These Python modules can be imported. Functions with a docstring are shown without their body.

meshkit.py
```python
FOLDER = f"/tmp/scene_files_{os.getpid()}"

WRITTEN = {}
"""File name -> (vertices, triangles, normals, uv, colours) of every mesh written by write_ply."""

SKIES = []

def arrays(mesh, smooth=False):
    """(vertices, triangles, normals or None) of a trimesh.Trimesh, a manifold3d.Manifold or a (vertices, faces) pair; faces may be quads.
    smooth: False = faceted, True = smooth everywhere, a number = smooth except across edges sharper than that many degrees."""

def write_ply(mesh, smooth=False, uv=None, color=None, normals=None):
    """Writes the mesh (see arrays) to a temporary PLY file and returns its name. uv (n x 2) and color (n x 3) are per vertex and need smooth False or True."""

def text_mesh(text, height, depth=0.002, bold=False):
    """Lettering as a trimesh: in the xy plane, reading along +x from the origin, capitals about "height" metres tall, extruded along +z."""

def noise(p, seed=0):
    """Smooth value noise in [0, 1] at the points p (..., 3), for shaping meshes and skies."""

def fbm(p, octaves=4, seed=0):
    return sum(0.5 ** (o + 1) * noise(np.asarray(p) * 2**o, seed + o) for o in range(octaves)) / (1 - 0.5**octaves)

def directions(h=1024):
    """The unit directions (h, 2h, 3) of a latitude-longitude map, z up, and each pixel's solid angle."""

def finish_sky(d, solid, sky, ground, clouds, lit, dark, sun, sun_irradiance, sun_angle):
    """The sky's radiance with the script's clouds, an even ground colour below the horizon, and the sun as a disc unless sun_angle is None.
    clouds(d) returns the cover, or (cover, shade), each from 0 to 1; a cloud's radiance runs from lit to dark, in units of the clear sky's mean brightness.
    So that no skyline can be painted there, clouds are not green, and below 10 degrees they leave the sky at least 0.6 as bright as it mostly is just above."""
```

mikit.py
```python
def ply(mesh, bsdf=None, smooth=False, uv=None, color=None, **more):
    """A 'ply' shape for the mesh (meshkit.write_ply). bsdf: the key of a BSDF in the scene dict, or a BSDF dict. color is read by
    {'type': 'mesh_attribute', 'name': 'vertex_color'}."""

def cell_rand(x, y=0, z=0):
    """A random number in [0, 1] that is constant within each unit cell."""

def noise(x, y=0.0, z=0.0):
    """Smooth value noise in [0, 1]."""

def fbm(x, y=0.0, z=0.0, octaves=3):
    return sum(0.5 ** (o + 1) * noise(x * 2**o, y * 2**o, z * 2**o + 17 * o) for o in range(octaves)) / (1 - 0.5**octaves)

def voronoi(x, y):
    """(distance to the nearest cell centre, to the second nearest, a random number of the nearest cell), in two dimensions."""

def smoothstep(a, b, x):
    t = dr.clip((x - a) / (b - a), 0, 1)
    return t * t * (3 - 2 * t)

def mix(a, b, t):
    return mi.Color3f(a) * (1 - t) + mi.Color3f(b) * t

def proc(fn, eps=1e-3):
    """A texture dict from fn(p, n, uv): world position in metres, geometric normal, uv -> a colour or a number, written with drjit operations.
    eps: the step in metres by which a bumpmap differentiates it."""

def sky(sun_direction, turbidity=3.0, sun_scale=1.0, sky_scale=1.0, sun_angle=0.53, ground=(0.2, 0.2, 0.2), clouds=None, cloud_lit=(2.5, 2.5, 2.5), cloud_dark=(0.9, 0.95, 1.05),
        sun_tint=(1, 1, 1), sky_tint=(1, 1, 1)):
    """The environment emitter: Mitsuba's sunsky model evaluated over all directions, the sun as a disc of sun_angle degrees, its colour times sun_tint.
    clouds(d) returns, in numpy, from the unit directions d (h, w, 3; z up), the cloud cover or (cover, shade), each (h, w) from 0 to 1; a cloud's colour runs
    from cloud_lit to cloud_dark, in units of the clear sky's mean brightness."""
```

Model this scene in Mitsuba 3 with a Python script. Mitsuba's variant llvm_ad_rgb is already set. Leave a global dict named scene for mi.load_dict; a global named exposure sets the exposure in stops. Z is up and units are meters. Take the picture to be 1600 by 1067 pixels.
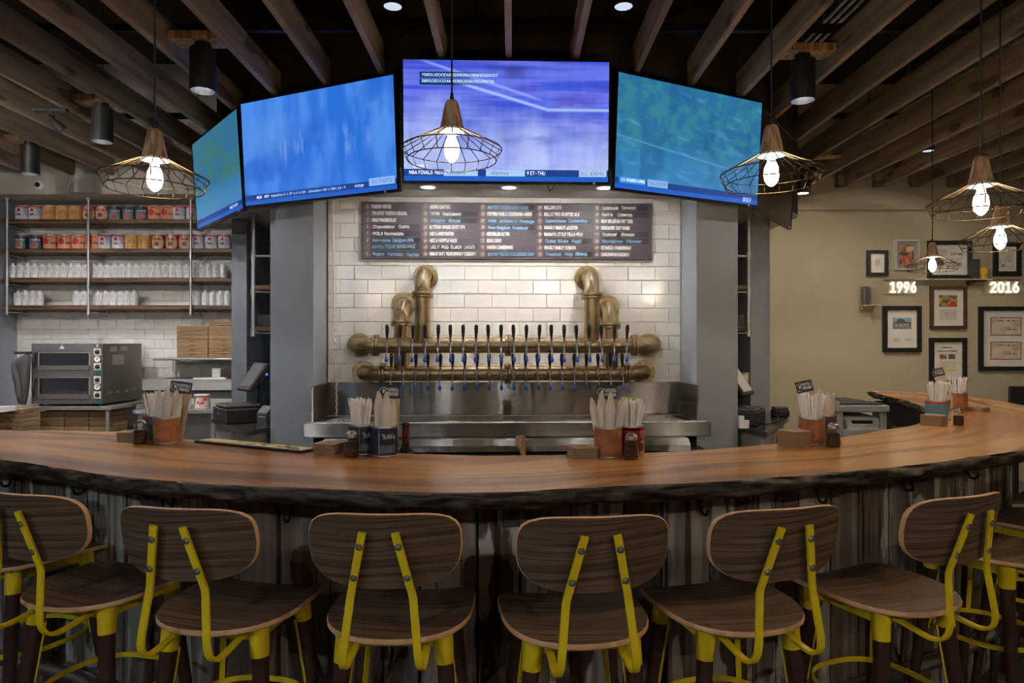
import math, random
import numpy as np
import trimesh
import shapely.geometry as sg
import mitsuba as mi
import drjit as dr
import mikit
import meshkit
from mikit import fbm, noise, mix, smoothstep, cell_rand, proc
from scipy.interpolate import CubicSpline, PchipInterpolator
from scipy.spatial import cKDTree

T = mi.ScalarTransform4f
rng = np.random.default_rng(7)
scene, labels = {}, {}

# ------------------------------------------------------------------ camera, light levels, exposure
scene['camera'] = {'type': 'perspective', 'fov': 73.74, 'fov_axis': 'x', 'near_clip': 0.05, 'principal_point_offset_y': -0.0042,
                   'to_world': T().look_at([0, 0, 1.48], [0, 1, 1.48], [0, 0, 1])}
exposure = 0.0
BULB = [250.0, 182.0, 106.0]            # pendant filament bulbs
WALL_WASH = 3.5                         # recessed lamps over the tiled wall
CYLINDER = 9.0                          # black cylinder downlights
SCREEN = 1.0


def spot(pos, target, power, color=(1, 0.93, 0.84), cutoff=62, beam=28):
    return {'type': 'spot', 'to_world': T().look_at(list(map(float, pos)), list(map(float, target)), [0, 1, 0.01]),
            'intensity': {'type': 'rgb', 'value': [power * c for c in color]}, 'cutoff_angle': cutoff, 'beam_width': beam}


def emit(rgb):
    return {'type': 'area', 'radiance': {'type': 'rgb', 'value': [float(c) for c in rgb]}}


# ------------------------------------------------------------------ materials
def rgb(c):
    return {'type': 'rgb', 'value': [float(x) for x in c]}


def plain(name, c, rough=0.6, spec=0.4, metallic=0.0, coat=0.0):
    scene[name] = {'type': 'twosided', 'b': {'type': 'principled', 'base_color': c if isinstance(c, dict) else rgb(c), 'roughness': rough, 'specular': spec,
                                             'metallic': metallic, 'clearcoat': coat, 'clearcoat_gloss': 0.9}}
    return name


def metal(name, c, au, av=None, mat=None):
    scene[name] = {'type': 'twosided', 'b': {'type': 'roughconductor', 'distribution': 'ggx', 'alpha_u': au, 'alpha_v': av or au, 'material': 'none',
                                             'specular_reflectance': rgb(c)}}
    return name


def frac(x):
    return x - dr.floor(x)


def band(x, a, b, s=0.01):
    return smoothstep(a - s, a + s, x) * (1 - smoothstep(b - s, b + s, x))


def slab_wood(p, n, uv):
    u, v = uv.x, uv.y
    w = fbm(u * 1.1, v * 5.0, 2.0, 3) * 0.25
    g = fbm(u * 0.7 + 3, (v + w) * 15.0, 5.0, 3)
    fine = fbm(u * 5, v * 120.0, 1.0, 2)
    dark = smoothstep(0.52, 0.75, fbm(u * 0.55 + 9, (v + w * 0.8) * 11.0, 8.0, 3))
    c = mix((0.25, 0.098, 0.027), (0.44, 0.215, 0.072), smoothstep(0.3, 0.7, g))
    c = mix(c, (0.105, 0.042, 0.016), dark * 0.75)
    return c * (0.72 + 0.20 * fine)


def bark_wood(p, n, uv):
    g = fbm(p.x * 14, p.y * 14, p.z * 60, 4)
    return mix((0.012, 0.008, 0.006), (0.085, 0.056, 0.036), smoothstep(0.4, 0.75, g))


def plank_wood(p, n, uv):
    k = dr.floor(uv.x / 10.0)
    x, z = uv.x - k * 10.0, uv.y
    r1, r2, r3 = cell_rand(k, 3, 1), cell_rand(k, 5, 2), cell_rand(k, 9, 4)
    g = fbm(x * 48 + k * 7, z * 2.6, k, 4)
    ring = fbm(x * 17 + k * 3, z * 1.6 + k, 3.0, 3)
    c = mix((0.125, 0.108, 0.092), (0.27, 0.235, 0.20), smoothstep(0.3, 0.72, g))
    c = mix(c, (0.10, 0.062, 0.036), r1 * 0.75)
    c = c * (0.45 + 0.9 * r2) * (0.75 + 0.5 * ring)
    paint = smoothstep(0.53, 0.60, fbm(x * 16 + k * 11, z * 4.2, 4.0 + k, 5)) * smoothstep(0.30, 0.5, r3)
    c = mix(c, (0.44, 0.42, 0.37), paint * 0.75)
    crack = smoothstep(0.69, 0.75, fbm(x * 50 + k, z * 1.3, 12.0 + k, 3))
    return c * (1 - 0.75 * crack)


def veneer(p, n, uv):
    u, v = uv.x, uv.y
    w = fbm(u * 3.5, v * 7.0, 4.0, 2) * 0.5
    g = fbm(u * 3.0 + 2, (v + w * 0.07) * 190.0, 6.0, 3)
    c = mix((0.060, 0.036, 0.023), (0.140, 0.088, 0.056), smoothstep(0.25, 0.78, g))
    return c * (0.85 + 0.3 * fbm(u * 10, v * 420.0, 1.0, 2))


def beam_wood(p, n, uv):
    k = dr.floor(p.x / 0.4 + 0.55)
    g = fbm(p.x * 14 + k * 5, p.y * 1.6 + k * 3, p.z * 16, 4)
    c = mix((0.17, 0.13, 0.092), (0.27, 0.21, 0.15), smoothstep(0.3, 0.7, g))
    knot = smoothstep(0.72, 0.78, fbm(p.y * 3.0 + k * 13, p.z * 9.0, k, 2))
    return mix(c, (0.05, 0.032, 0.02), knot * 0.7) * (0.8 + 0.4 * cell_rand(k, 2, 7))


def shelf_wood(p, n, uv):
    g = fbm(p.x * 3, p.y * 40, p.z * 60, 4)
    return mix((0.022, 0.012, 0.007), (0.15, 0.078, 0.032), smoothstep(0.32, 0.72, g))


def turned_wood(p, n, uv):
    g = fbm(p.x * 90, p.y * 90, p.z * 7, 3)
    return mix((0.21, 0.115, 0.055), (0.46, 0.29, 0.16), smoothstep(0.3, 0.7, g))


def steel_tint(p, n, uv):
    return mix((0.29, 0.275, 0.255), (0.44, 0.42, 0.39), fbm(p.x * 2.5, p.y * 2.5, p.z * 60, 3))


def worn_brass(p, n, uv):
    return mix((0.30, 0.22, 0.115), (0.46, 0.35, 0.205), smoothstep(0.3, 0.7, fbm(p.x * 14, p.y * 14, p.z * 14, 3)))


def wall_paint(p, n, uv):
    return mix((0.37, 0.325, 0.235), (0.40, 0.355, 0.26), fbm(p.x * 3, p.y * 3, p.z * 3, 3))


def grey_paint(p, n, uv):
    return mix((0.205, 0.222, 0.252), (0.243, 0.262, 0.293), fbm(p.x * 5, p.y * 5, p.z * 2.5, 3))


def floor_tone(p, n, uv):
    return mix((0.07, 0.055, 0.045), (0.14, 0.115, 0.095), fbm(p.x * 2, p.y * 2, 1.0, 4))


def pick(k, table, other):
    c = mi.Color3f(other)
    for i, v in table:
        c = dr.select((k > i - 0.5) & (k < i + 0.5), mi.Color3f(v), c)
    return c


def can_print(p, n, uv):
    """Printed tin labels; the whole part of u is the kind, the rest runs once around the tin."""
    k = dr.floor(uv.x)
    x, v = (uv.x - k - 0.5) * 2.85, uv.y

    def blob(cx, cy, r, s=0.015):
        return 1 - smoothstep(r - s, r + s, dr.sqrt(dr.square(x - cx) + dr.square(v - cy)))

    words = smoothstep(0.40, 0.5, noise(x * 24, v * 9, k))
    ink = lambda a, b, x0, x1: band(v, a, b) * band(x, x0, x1) * words
    W = mix((0.74, 0.73, 0.76), (0.30, 0.36, 0.46), smoothstep(0.1, 0.35, x + (v - 0.5) * 0.5))
    W = mix(W, (0.42, 0.05, 0.07), band(v, 0.88, 1.1))
    W = mix(W, (0.40, 0.02, 0.05), blob(-0.12, 0.70, 0.13))
    W = mix(W, (0.03, 0.03, 0.05), ink(0.28, 0.40, -0.42, 0.30))
    W = mix(W, (0.5, 0.06, 0.08), ink(0.44, 0.52, -0.30, 0.15))
    A = mix((0.62, 0.33, 0.10), (0.50, 0.25, 0.07), smoothstep(0.4, 0.6, noise(x * 3, v * 14, 2.0)))
    A = mix(A, (0.16, 0.10, 0.04), ink(0.38, 0.62, -0.28, 0.42) * 0.75)
    N = mix((0.018, 0.03, 0.055), (0.13, 0.22, 0.26), blob(0.0, 0.22, 0.45) * 0.9)
    N = mix(N, (0.02, 0.035, 0.06), blob(0.0, 0.22, 0.36))
    N = mix(N, (0.16, 0.25, 0.28), blob(0.0, 0.22, 0.32))
    N = mix(N, (0.48, 0.05, 0.03), blob(-0.02, 0.27, 0.19))
    N = mix(N, (0.75, 0.75, 0.75), ink(0.60, 0.70, -0.35, 0.5))
    N = mix(N, (0.28, 0.06, 0.07), band(v, 0.86, 1.1) * band(x, 0.3, 9))
    P = mix((0.74, 0.33, 0.17), (0.13, 0.11, 0.06), band(v, 0.32, 0.5) * band(x, 0.12, 0.9) * 0.8)
    P = mix(P, (0.50, 0.03, 0.025), blob(-0.18, 0.52, 0.25))
    P = mix(P, (0.08, 0.12, 0.03), blob(-0.16, 0.74, 0.06))
    P = mix(P, (0.45, 0.04, 0.03), ink(0.82, 0.92, -0.3, 0.5))
    C = mix((0.33, 0.03, 0.03), (0.66, 0.46, 0.30), blob(0.0, 0.45, 0.52))
    C = mix(C, (0.22, 0.02, 0.015), blob(-0.05, 0.32, 0.17))
    C = mix(C, (0.30, 0.03, 0.02), ink(0.60, 0.82, -0.4, 0.45))
    tin = mi.Color3f(0.74, 0.74, 0.77)
    rr = dr.sqrt(dr.square(x) + dr.square((v - 0.70) * 1.25))
    tin = mix(tin, (0.16, 0.13, 0.13), band(rr, 0.18, 0.225, 0.012))
    tin = mix(tin, (0.05, 0.05, 0.06), band(v, 0.62, 0.78) * (band(x, -0.08, -0.035) + band(x, -0.01, 0.06) * smoothstep(0.35, 0.45, noise(x * 30, v * 20, 1.0))))
    tin = mix(tin, (0.06, 0.06, 0.07), ink(0.315, 0.385, -0.42, 0.42))
    tin = mix(tin, (0.45, 0.30, 0.30), ink(0.20, 0.25, -0.18, 0.18) * 0.6)
    K = mix((0.30, 0.112, 0.046), (0.20, 0.07, 0.028), smoothstep(0.4, 0.65, fbm(x * 3, v * 3, 1.0, 3)))
    K = mix(K, (0.12, 0.05, 0.03), ink(0.46, 0.60, -0.35, 0.35) * 0.35)
    V = mix((0.011, 0.014, 0.034), (0.22, 0.21, 0.24), ink(0.60, 0.80, 0.18, 0.75))
    V = mix(V, (0.20, 0.20, 0.24), band(v, 0.08, 0.38) * band(x, 0.18, 0.75) * band(frac(v * 22), 0.3, 0.7, 0.1))
    V = mix(V, (0.16, 0.17, 0.22), band(x, 0.15, 0.19))
    B = mix((0.085, 0.17, 0.24), (0.62, 0.52, 0.45), smoothstep(-0.12, -0.06, x - (v - 0.5) * 0.3))
    B = mix(B, (0.45, 0.05, 0.04), band(v, 0.86, 1.1) + ink(0.3, 0.55, 0.0, 0.5) + blob(0.5, 0.7, 0.14))
    R = mix((0.36, 0.14, 0.08), (0.20, 0.02, 0.016), smoothstep(0.12, 0.02, x) + band(v, 0.9, 1.1))
    R = mix(R, (0.045, 0.02, 0.02), ink(0.52, 0.64, -0.3, 0.5) + ink(0.68, 0.78, -0.3, 0.5) + blob(0.1, 0.28, 0.16))
    D = mi.Color3f(0.04, 0.075, 0.10)
    D = mix(D, (0.16, 0.03, 0.04), band(v, 0.88, 1.1) + smoothstep(0.33, 0.37, x))
    M = mix((0.085, 0.045, 0.04), (0.05, 0.03, 0.03), noise(x * 4, v * 4, 3.0))
    return pick(k, [(0, W), (1, A), (2, N), (3, P), (4, C), (5, tin), (6, K), (7, V), (8, B), (9, R), (10, D), (11, M)], (0.5, 0.5, 0.5))


def screen_light(p, n, uv):
    """What the televisions show: broadcast blur; the whole part of u is the set."""
    k = dr.floor(uv.x)
    x, y = uv.x - k, uv.y
    st = fbm(x * 18, y * 2.2, k, 4)
    cl = fbm(x * 3.2 + k * 5, y * 2.6, 2.0 + k, 4)
    hz = fbm(x * 2.0, y * 22, 7.0 + k, 3)
    A = mix((0.020, 0.16, 0.68), (0.075, 0.27, 0.82), smoothstep(0.35, 0.75, st * 0.6 + cl * 0.4))
    A = mix(A, (0.012, 0.12, 0.60), smoothstep(0.5, 0.7, fbm(x * 4 + 2, y * 3, 3.0, 3)) * 0.6)
    A = mix(A, (0.28, 0.45, 0.90), smoothstep(0.5, 0.8, fbm(x * 30 + 1, y * 4, 11.0, 4)) * band(y, 0.38, 0.62, 0.12) * band(x, 0.2, 0.85, 0.15) * 0.5)
    A = mix(A, (0.16, 0.36, 0.86), (1 - smoothstep(0.05, 0.22, dr.sqrt(dr.square(x - 0.22) + dr.square((y - 0.62) * 0.7)))) * 0.35)
    low = smoothstep(0.72, 0.10, y + (cl - 0.5) * 0.9)
    B = mix((0.045, 0.09, 0.66), (0.14, 0.18, 0.82), smoothstep(0.3, 0.7, hz))
    B = mix(B, (0.55, 0.66, 1.0), low * (0.55 + 0.45 * st))
    B = mix(B, (0.07, 0.06, 0.48), smoothstep(0.5, 0.8, fbm(x * 5 + 7, y * 9, 9.0, 4)) * 0.6 * smoothstep(0.15, 0.45, y))
    B = B * (0.9 + 0.2 * fbm(x * 60, y * 5, 2.0, 2))
    line = dr.select(x < 0.7, 0.60 + (0.7 - x) * 0.50, 0.60)
    B = mix(B, (0.42, 0.58, 1.0), band(y, line - 0.012, line + 0.012, 0.012) * smoothstep(0.1, 0.35, x) * 0.85)
    line2 = 0.98 - (x - 0.12) * 0.55
    B = mix(B, (0.40, 0.52, 1.0), band(y, line2 - 0.01, line2 + 0.01, 0.012) * band(x, 0.1, 0.65, 0.05) * 0.6)
    B = mix(B, (0.02, 0.015, 0.05), band(x, 0.40, 0.60, 0.08) * band(y, 0.86, 0.97, 0.04) * smoothstep(0.4, 0.6, cl) * 0.6)
    dim = band(y, 0.852, 0.902, 0.003) + band(y, 0.795, 0.846, 0.003)
    B = mix(B, (0.004, 0.025, 0.15), dim * band(x, 0.080, 0.40, 0.003) * smoothstep(0.44, 0.20, x))
    C = mix((0.020, 0.155, 0.33), (0.030, 0.22, 0.31), smoothstep(0.35, 0.65, fbm(x * 22, y * 14, 4.0, 4)))
    C = mix(C, (0.035, 0.24, 0.56), smoothstep(0.55, 0.2, y) * 0.6)
    C = mix(C, (0.10, 0.36, 0.66), smoothstep(0.58, 0.80, fbm(x * 9 + 3, y * 22 + x * 8, 14.0, 4)) * 0.4)
    C = mix(C, (0.012, 0.10, 0.27), smoothstep(0.56, 0.7, fbm(x * 11, y * 3 + 4, 24.0, 3)) * 0.5)
    C = mix(C, (0.10, 0.33, 0.60), band(y, 0.46 - x * 0.2, 0.475 - x * 0.2, 0.008) * 0.7)
    D = mix((0.034, 0.16, 0.30), (0.05, 0.18, 0.17), smoothstep(0.35, 0.8, fbm(x * 5, y * 7, 31.0, 4)))
    D = mix(D, (0.06, 0.24, 0.50), smoothstep(0.5, 0.15, y) * 0.8)
    c = pick(k, [(0, A), (1, B), (2, C), (3, D)], (0, 0, 0))
    tick = band(y, -1, 0.10, 0.002)
    c = mix(c, (0.012, 0.11, 0.55), tick)
    c = mix(c, (0.008, 0.05, 0.26), band(y, 0.045, 0.10, 0.002))
    one = (k > 0.5) & (k < 1.5)
    white = band(y, 0.045, 0.10, 0.002) * (band(x, 0.195, 0.36, 0.002) + band(x, 0.40, 0.59, 0.002) + band(x, 0.855, 0.99, 0.002))
    c = mix(c, (0.40, 0.62, 0.95), dr.select(one, white, 0.0))
    zero = k < 0.5
    c = mix(c, (0.25, 0.48, 0.92), dr.select(zero, band(y, 0.055, 0.125, 0.002) * band(x, 0.83, 0.985, 0.002), 0.0))
    two = (k > 1.5) & (k < 2.5)
    c = mix(c, (0.02, 0.24, 0.75), dr.select(two, band(y, 0.05, 0.115, 0.002) * band(x, 0.03, 0.20, 0.002), 0.0))
    c = mix(c, (0.22, 0.45, 0.85), dr.select(two, band(y, 0.05, 0.115, 0.002) * band(x, 0.21, 0.345, 0.002), 0.0))
    return c * SCREEN


def picture_print(p, n, uv):
    """Small photographs and printed sheets in the frames; the whole part of u is the picture."""
    k = dr.floor(uv.x)
    x, y = uv.x - k, uv.y
    f1, f2 = fbm(x * 5 + k * 9, y * 5, k, 4), fbm(x * 11 + k * 3, y * 11, k + 5, 3)
    words = smoothstep(0.36, 0.46, noise(x * 26, dr.floor(y * 18), k))
    text = mix((0.72, 0.69, 0.64), (0.30, 0.28, 0.27), band(frac(y * 18), 0.30, 0.66, 0.08) * words * band(x, 0.04, 0.96))
    warm = mix((0.06, 0.035, 0.03), (0.42, 0.20, 0.10), smoothstep(0.35, 0.65, f1))
    warm = mix(warm, (0.45, 0.05, 0.04), smoothstep(0.56, 0.66, f2) * smoothstep(0.65, 0.35, y))
    warm = mix(warm, (0.55, 0.42, 0.30), band(y, 0.62 + x * 0.25 - 0.12, 0.95) * smoothstep(0.35, 0.6, x))
    house = mix((0.24, 0.40, 0.52), (0.10, 0.08, 0.075), band(y, 0.18, 0.62 + 0.28 * band(x, 0.25, 0.62, 0.12)) * band(x, 0.03, 0.97, 0.03))
    house = mix(house, (0.40, 0.37, 0.33), band(y, 0.22, 0.48) * band(x, 0.08, 0.92) * smoothstep(0.4, 0.55, f2 + 0.12))
    house = mix(house, (0.20, 0.19, 0.19), band(y, -1, 0.16))
    field = mix((0.10, 0.055, 0.03), (0.42, 0.27, 0.10), smoothstep(0.35, 0.65, f2))
    field = mix(field, (0.50, 0.02, 0.03), 1 - smoothstep(0.17, 0.2, dr.sqrt(dr.square(x - 0.76) + dr.square((y - 0.22) * 0.8))))
    cert = mix((0.62, 0.55, 0.46), (0.50, 0.38, 0.28), smoothstep(0.4, 0.75, f1))
    cert = mix(cert, (0.28, 0.10, 0.07), (1 - band(x, 0.035, 0.965) * band(y, 0.06, 0.94)) * smoothstep(0.3, 0.5, f2 + 0.1))
    cert = mix(cert, (0.17, 0.10, 0.07), (band(y, 0.76, 0.84) * band(x, 0.25, 0.76) * words))
    cert = mix(cert, (0.27, 0.16, 0.12), band(y, 0.30, 0.37) * band(x, 0.28, 0.85) * words)
    grey = mix((0.55, 0.54, 0.48), (0.67, 0.66, 0.61), smoothstep(0.4, 0.6, f1))
    grey = mix(grey, (0.25, 0.24, 0.20), band(x, 0.1, 0.9) * band(y, 0.28, 0.86) * band(frac(y * 13), 0.35, 0.65, 0.08) * words)
    grey = mix(grey, (0.25, 0.22, 0.12), 1 - smoothstep(0.10, 0.12, dr.sqrt(dr.square(x - 0.25) + dr.square(y - 0.16) * 2)))
    dark = mix((0.035, 0.03, 0.03), (0.30, 0.22, 0.17), smoothstep(0.4, 0.68, f2))
    yellow = mix((0.70, 0.66, 0.50), (0.60, 0.52, 0.10), band(y, -1, 0.16))
    yellow = mix(yellow, (0.40, 0.37, 0.30), band(frac(y * 14), 0.3, 0.6, 0.08) * words * band(y, 0.2, 1))
    mat_gold = mix((0.50, 0.35, 0.10), (0.02, 0.02, 0.02), smoothstep(0.52, 0.56, fbm(x * 40, y * 4, 3.0, 3)) * band(y, 0.2, 0.9) * (band(x, 0.30, 0.38) + band(x, 0.45, 0.95)))
    cardbody = mix((0.42, 0.31, 0.21), (0.20, 0.26, 0.03), 1 - smoothstep(0.30, 0.36, dr.sqrt(dr.square(x - 0.5) + dr.square(y - 0.45))))
    cardbody2 = mix((0.46, 0.36, 0.27), (0.05, 0.04, 0.035), 1 - smoothstep(0.12, 0.15, dr.sqrt(dr.square(x - 0.68) + dr.square(y - 0.5))))
    return pick(k, [(0, text), (1, warm), (2, house), (3, field), (4, cert), (5, grey), (6, dark), (7, yellow), (8, mat_gold), (9, cardbody), (10, cardbody2)], (0.7, 0.7, 0.7))


plain('mat_slab', proc(slab_wood), 0.20, 0.5, coat=0.9)
plain('mat_bark', proc(bark_wood), 0.6, 0.45, coat=0.15)
plain('mat_niche_shade', (0.062, 0.062, 0.064), 0.6, 0.3)  # shade at the back of the till niches, put into the colour
plain('mat_plank', proc(plank_wood), 0.75, 0.3)
plain('mat_veneer', proc(veneer), 0.42, 0.4)
plain('mat_ply_edge', (0.60, 0.34, 0.17), 0.35, 0.5)
plain('mat_beam', proc(beam_wood), 0.75, 0.25)
plain('mat_shelf', proc(shelf_wood), 0.5, 0.4)
plain('mat_turned', proc(turned_wood), 0.4, 0.4)
plain('mat_wall', proc(wall_paint), 0.7, 0.3)
plain('mat_grey_paint', proc(grey_paint), 0.5, 0.35)
plain('mat_floor', proc(floor_tone), 0.45, 0.4)
plain('mat_can', proc(can_print), 0.35, 0.5)
plain('mat_picture', proc(picture_print), 0.5, 0.4)
scene['mat_steel'] = {'type': 'twosided', 'b': {'type': 'roughconductor', 'distribution': 'ggx', 'alpha_u': 0.024, 'alpha_v': 0.55, 'material': 'none', 'specular_reflectance': proc(steel_tint)}}
scene['mat_brass'] = {'type': 'twosided', 'b': {'type': 'roughconductor', 'distribution': 'ggx', 'alpha': 0.14, 'material': 'none', 'specular_reflectance': proc(worn_brass)}}
metal('mat_steel_plain', (0.56, 0.54, 0.51), 0.24)
metal('mat_dark_steel', (0.26, 0.25, 0.24), 0.26)
metal('mat_chrome', (0.72, 0.71, 0.70), 0.08)
metal('mat_galvanised', (0.62, 0.63, 0.64), 0.22)
metal('mat_bronze', (0.20, 0.15, 0.10), 0.25)
metal('mat_wire', (0.10, 0.078, 0.055), 0.25)
plain('mat_duct', (0.30, 0.29, 0.28), 0.4, 0.5, metallic=0.7)
plain('mat_tile', (0.74, 0.72, 0.68), 0.16, 0.5)
plain('mat_tile_b', (0.71, 0.69, 0.655), 0.2, 0.5)
plain('mat_tile_c', (0.765, 0.745, 0.70), 0.13, 0.5)
plain('mat_grout', (0.57, 0.55, 0.52), 0.9, 0.2)
plain('mat_ceiling', (0.028, 0.025, 0.023), 0.9, 0.1)
plain('mat_bulkhead', (0.035, 0.031, 0.028), 0.85, 0.15)
plain('mat_soffit', (0.34, 0.33, 0.32), 0.7, 0.2)
plain('mat_soffit_cream', (0.47, 0.44, 0.39), 0.7, 0.2)
plain('mat_black', (0.012, 0.012, 0.013), 0.45, 0.4)
plain('mat_black_gloss', (0.010, 0.010, 0.011), 0.12, 0.5)
plain('mat_black_handle', (0.008, 0.008, 0.008), 0.15, 0.6, coat=0.6)
plain('mat_charcoal', (0.05, 0.05, 0.052), 0.5, 0.4)
plain('mat_grey_plastic', (0.24, 0.235, 0.225), 0.5, 0.4)
plain('mat_light_plastic', (0.50, 0.49, 0.47), 0.5, 0.4)
plain('mat_cabinet', (0.23, 0.225, 0.205), 0.5, 0.35)
plain('mat_stone', (0.018, 0.017, 0.017), 0.12, 0.5)
plain('mat_yellow', (0.70, 0.51, 0.012), 0.32, 0.5, coat=0.3)
plain('mat_leg', (0.050, 0.022, 0.016), 0.28, 0.5)
plain('mat_white', (0.78, 0.77, 0.75), 0.5, 0.4)
plain('mat_enamel', (0.80, 0.78, 0.72), 0.4, 0.4)
plain('mat_paper', (0.86, 0.82, 0.79), 0.8, 0.2)
plain('mat_paper_b', (0.78, 0.745, 0.72), 0.8, 0.2)
plain('mat_napkin', (0.60, 0.52, 0.43), 0.85, 0.2)
plain('mat_kraft', (0.27, 0.175, 0.105), 0.85, 0.2)
plain('mat_kraft_b', (0.20, 0.125, 0.072), 0.85, 0.2)
plain('mat_card', (0.27, 0.175, 0.098), 0.8, 0.2)
plain('mat_card_b', (0.235, 0.15, 0.082), 0.8, 0.2)
plain('mat_seam', (0.07, 0.04, 0.02), 0.9, 0.1)
plain('mat_blue', (0.012, 0.08, 0.42), 0.3, 0.5)
plain('mat_spice', (0.025, 0.010, 0.006), 0.8, 0.3)
plain('mat_spice_b', (0.13, 0.05, 0.02), 0.8, 0.3)
plain('mat_board', (0.052, 0.040, 0.053), 0.42, 0.5)
plain('mat_board_line', (0.19, 0.15, 0.175), 0.5, 0.3)
plain('mat_chalk_panel', (0.015, 0.013, 0.019), 0.4, 0.4)
plain('mat_ink_white', (0.93, 0.93, 0.92), 0.6, 0.2)
plain('mat_ink_blue', (0.22, 0.50, 0.85), 0.6, 0.2)
plain('mat_copper_ring', (0.62, 0.30, 0.17), 0.4, 0.4)
plain('mat_wine', (0.10, 0.012, 0.014), 0.35, 0.5)
plain('mat_yellow_cup', (0.62, 0.40, 0.01), 0.4, 0.5)
plain('mat_gold', (0.60, 0.42, 0.12), 0.3, 0.5)
plain('mat_led_label', (0.45, 0.52, 0.70), 0.4, 0.4)
plain('mat_teal', (0.01, 0.11, 0.10), 0.4, 0.4)
plain('mat_dark_glass', (0.012, 0.012, 0.014), 0.06, 0.6)
plain('mat_screen_off', (0.030, 0.025, 0.018), 0.10, 0.6)
plain('mat_pos_screen', (0.10, 0.105, 0.115), 0.2, 0.5)
scene['mat_glass'] = {'type': 'thindielectric', 'int_ior': 1.5}
scene['mat_glow'] = {'type': 'diffuse', 'reflectance': rgb((0.6, 0.6, 0.6))}
scene['mat_screen'] = {'type': 'diffuse', 'reflectance': rgb((0.02, 0.02, 0.02))}


# ------------------------------------------------------------------ mesh helpers
def mesh(v, f):
    return trimesh.Trimesh(np.asarray(v, float), np.asarray(f, int), process=False)


def join(*ms):
    return trimesh.util.concatenate([m for m in ms if m is not None])


def box(x0, x1, y0, y1, z0, z1):
    m = trimesh.creation.box((x1 - x0, y1 - y0, z1 - z0))
    m.apply_translation(((x0 + x1) / 2, (y0 + y1) / 2, (z0 + z1) / 2))
    return m


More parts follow.
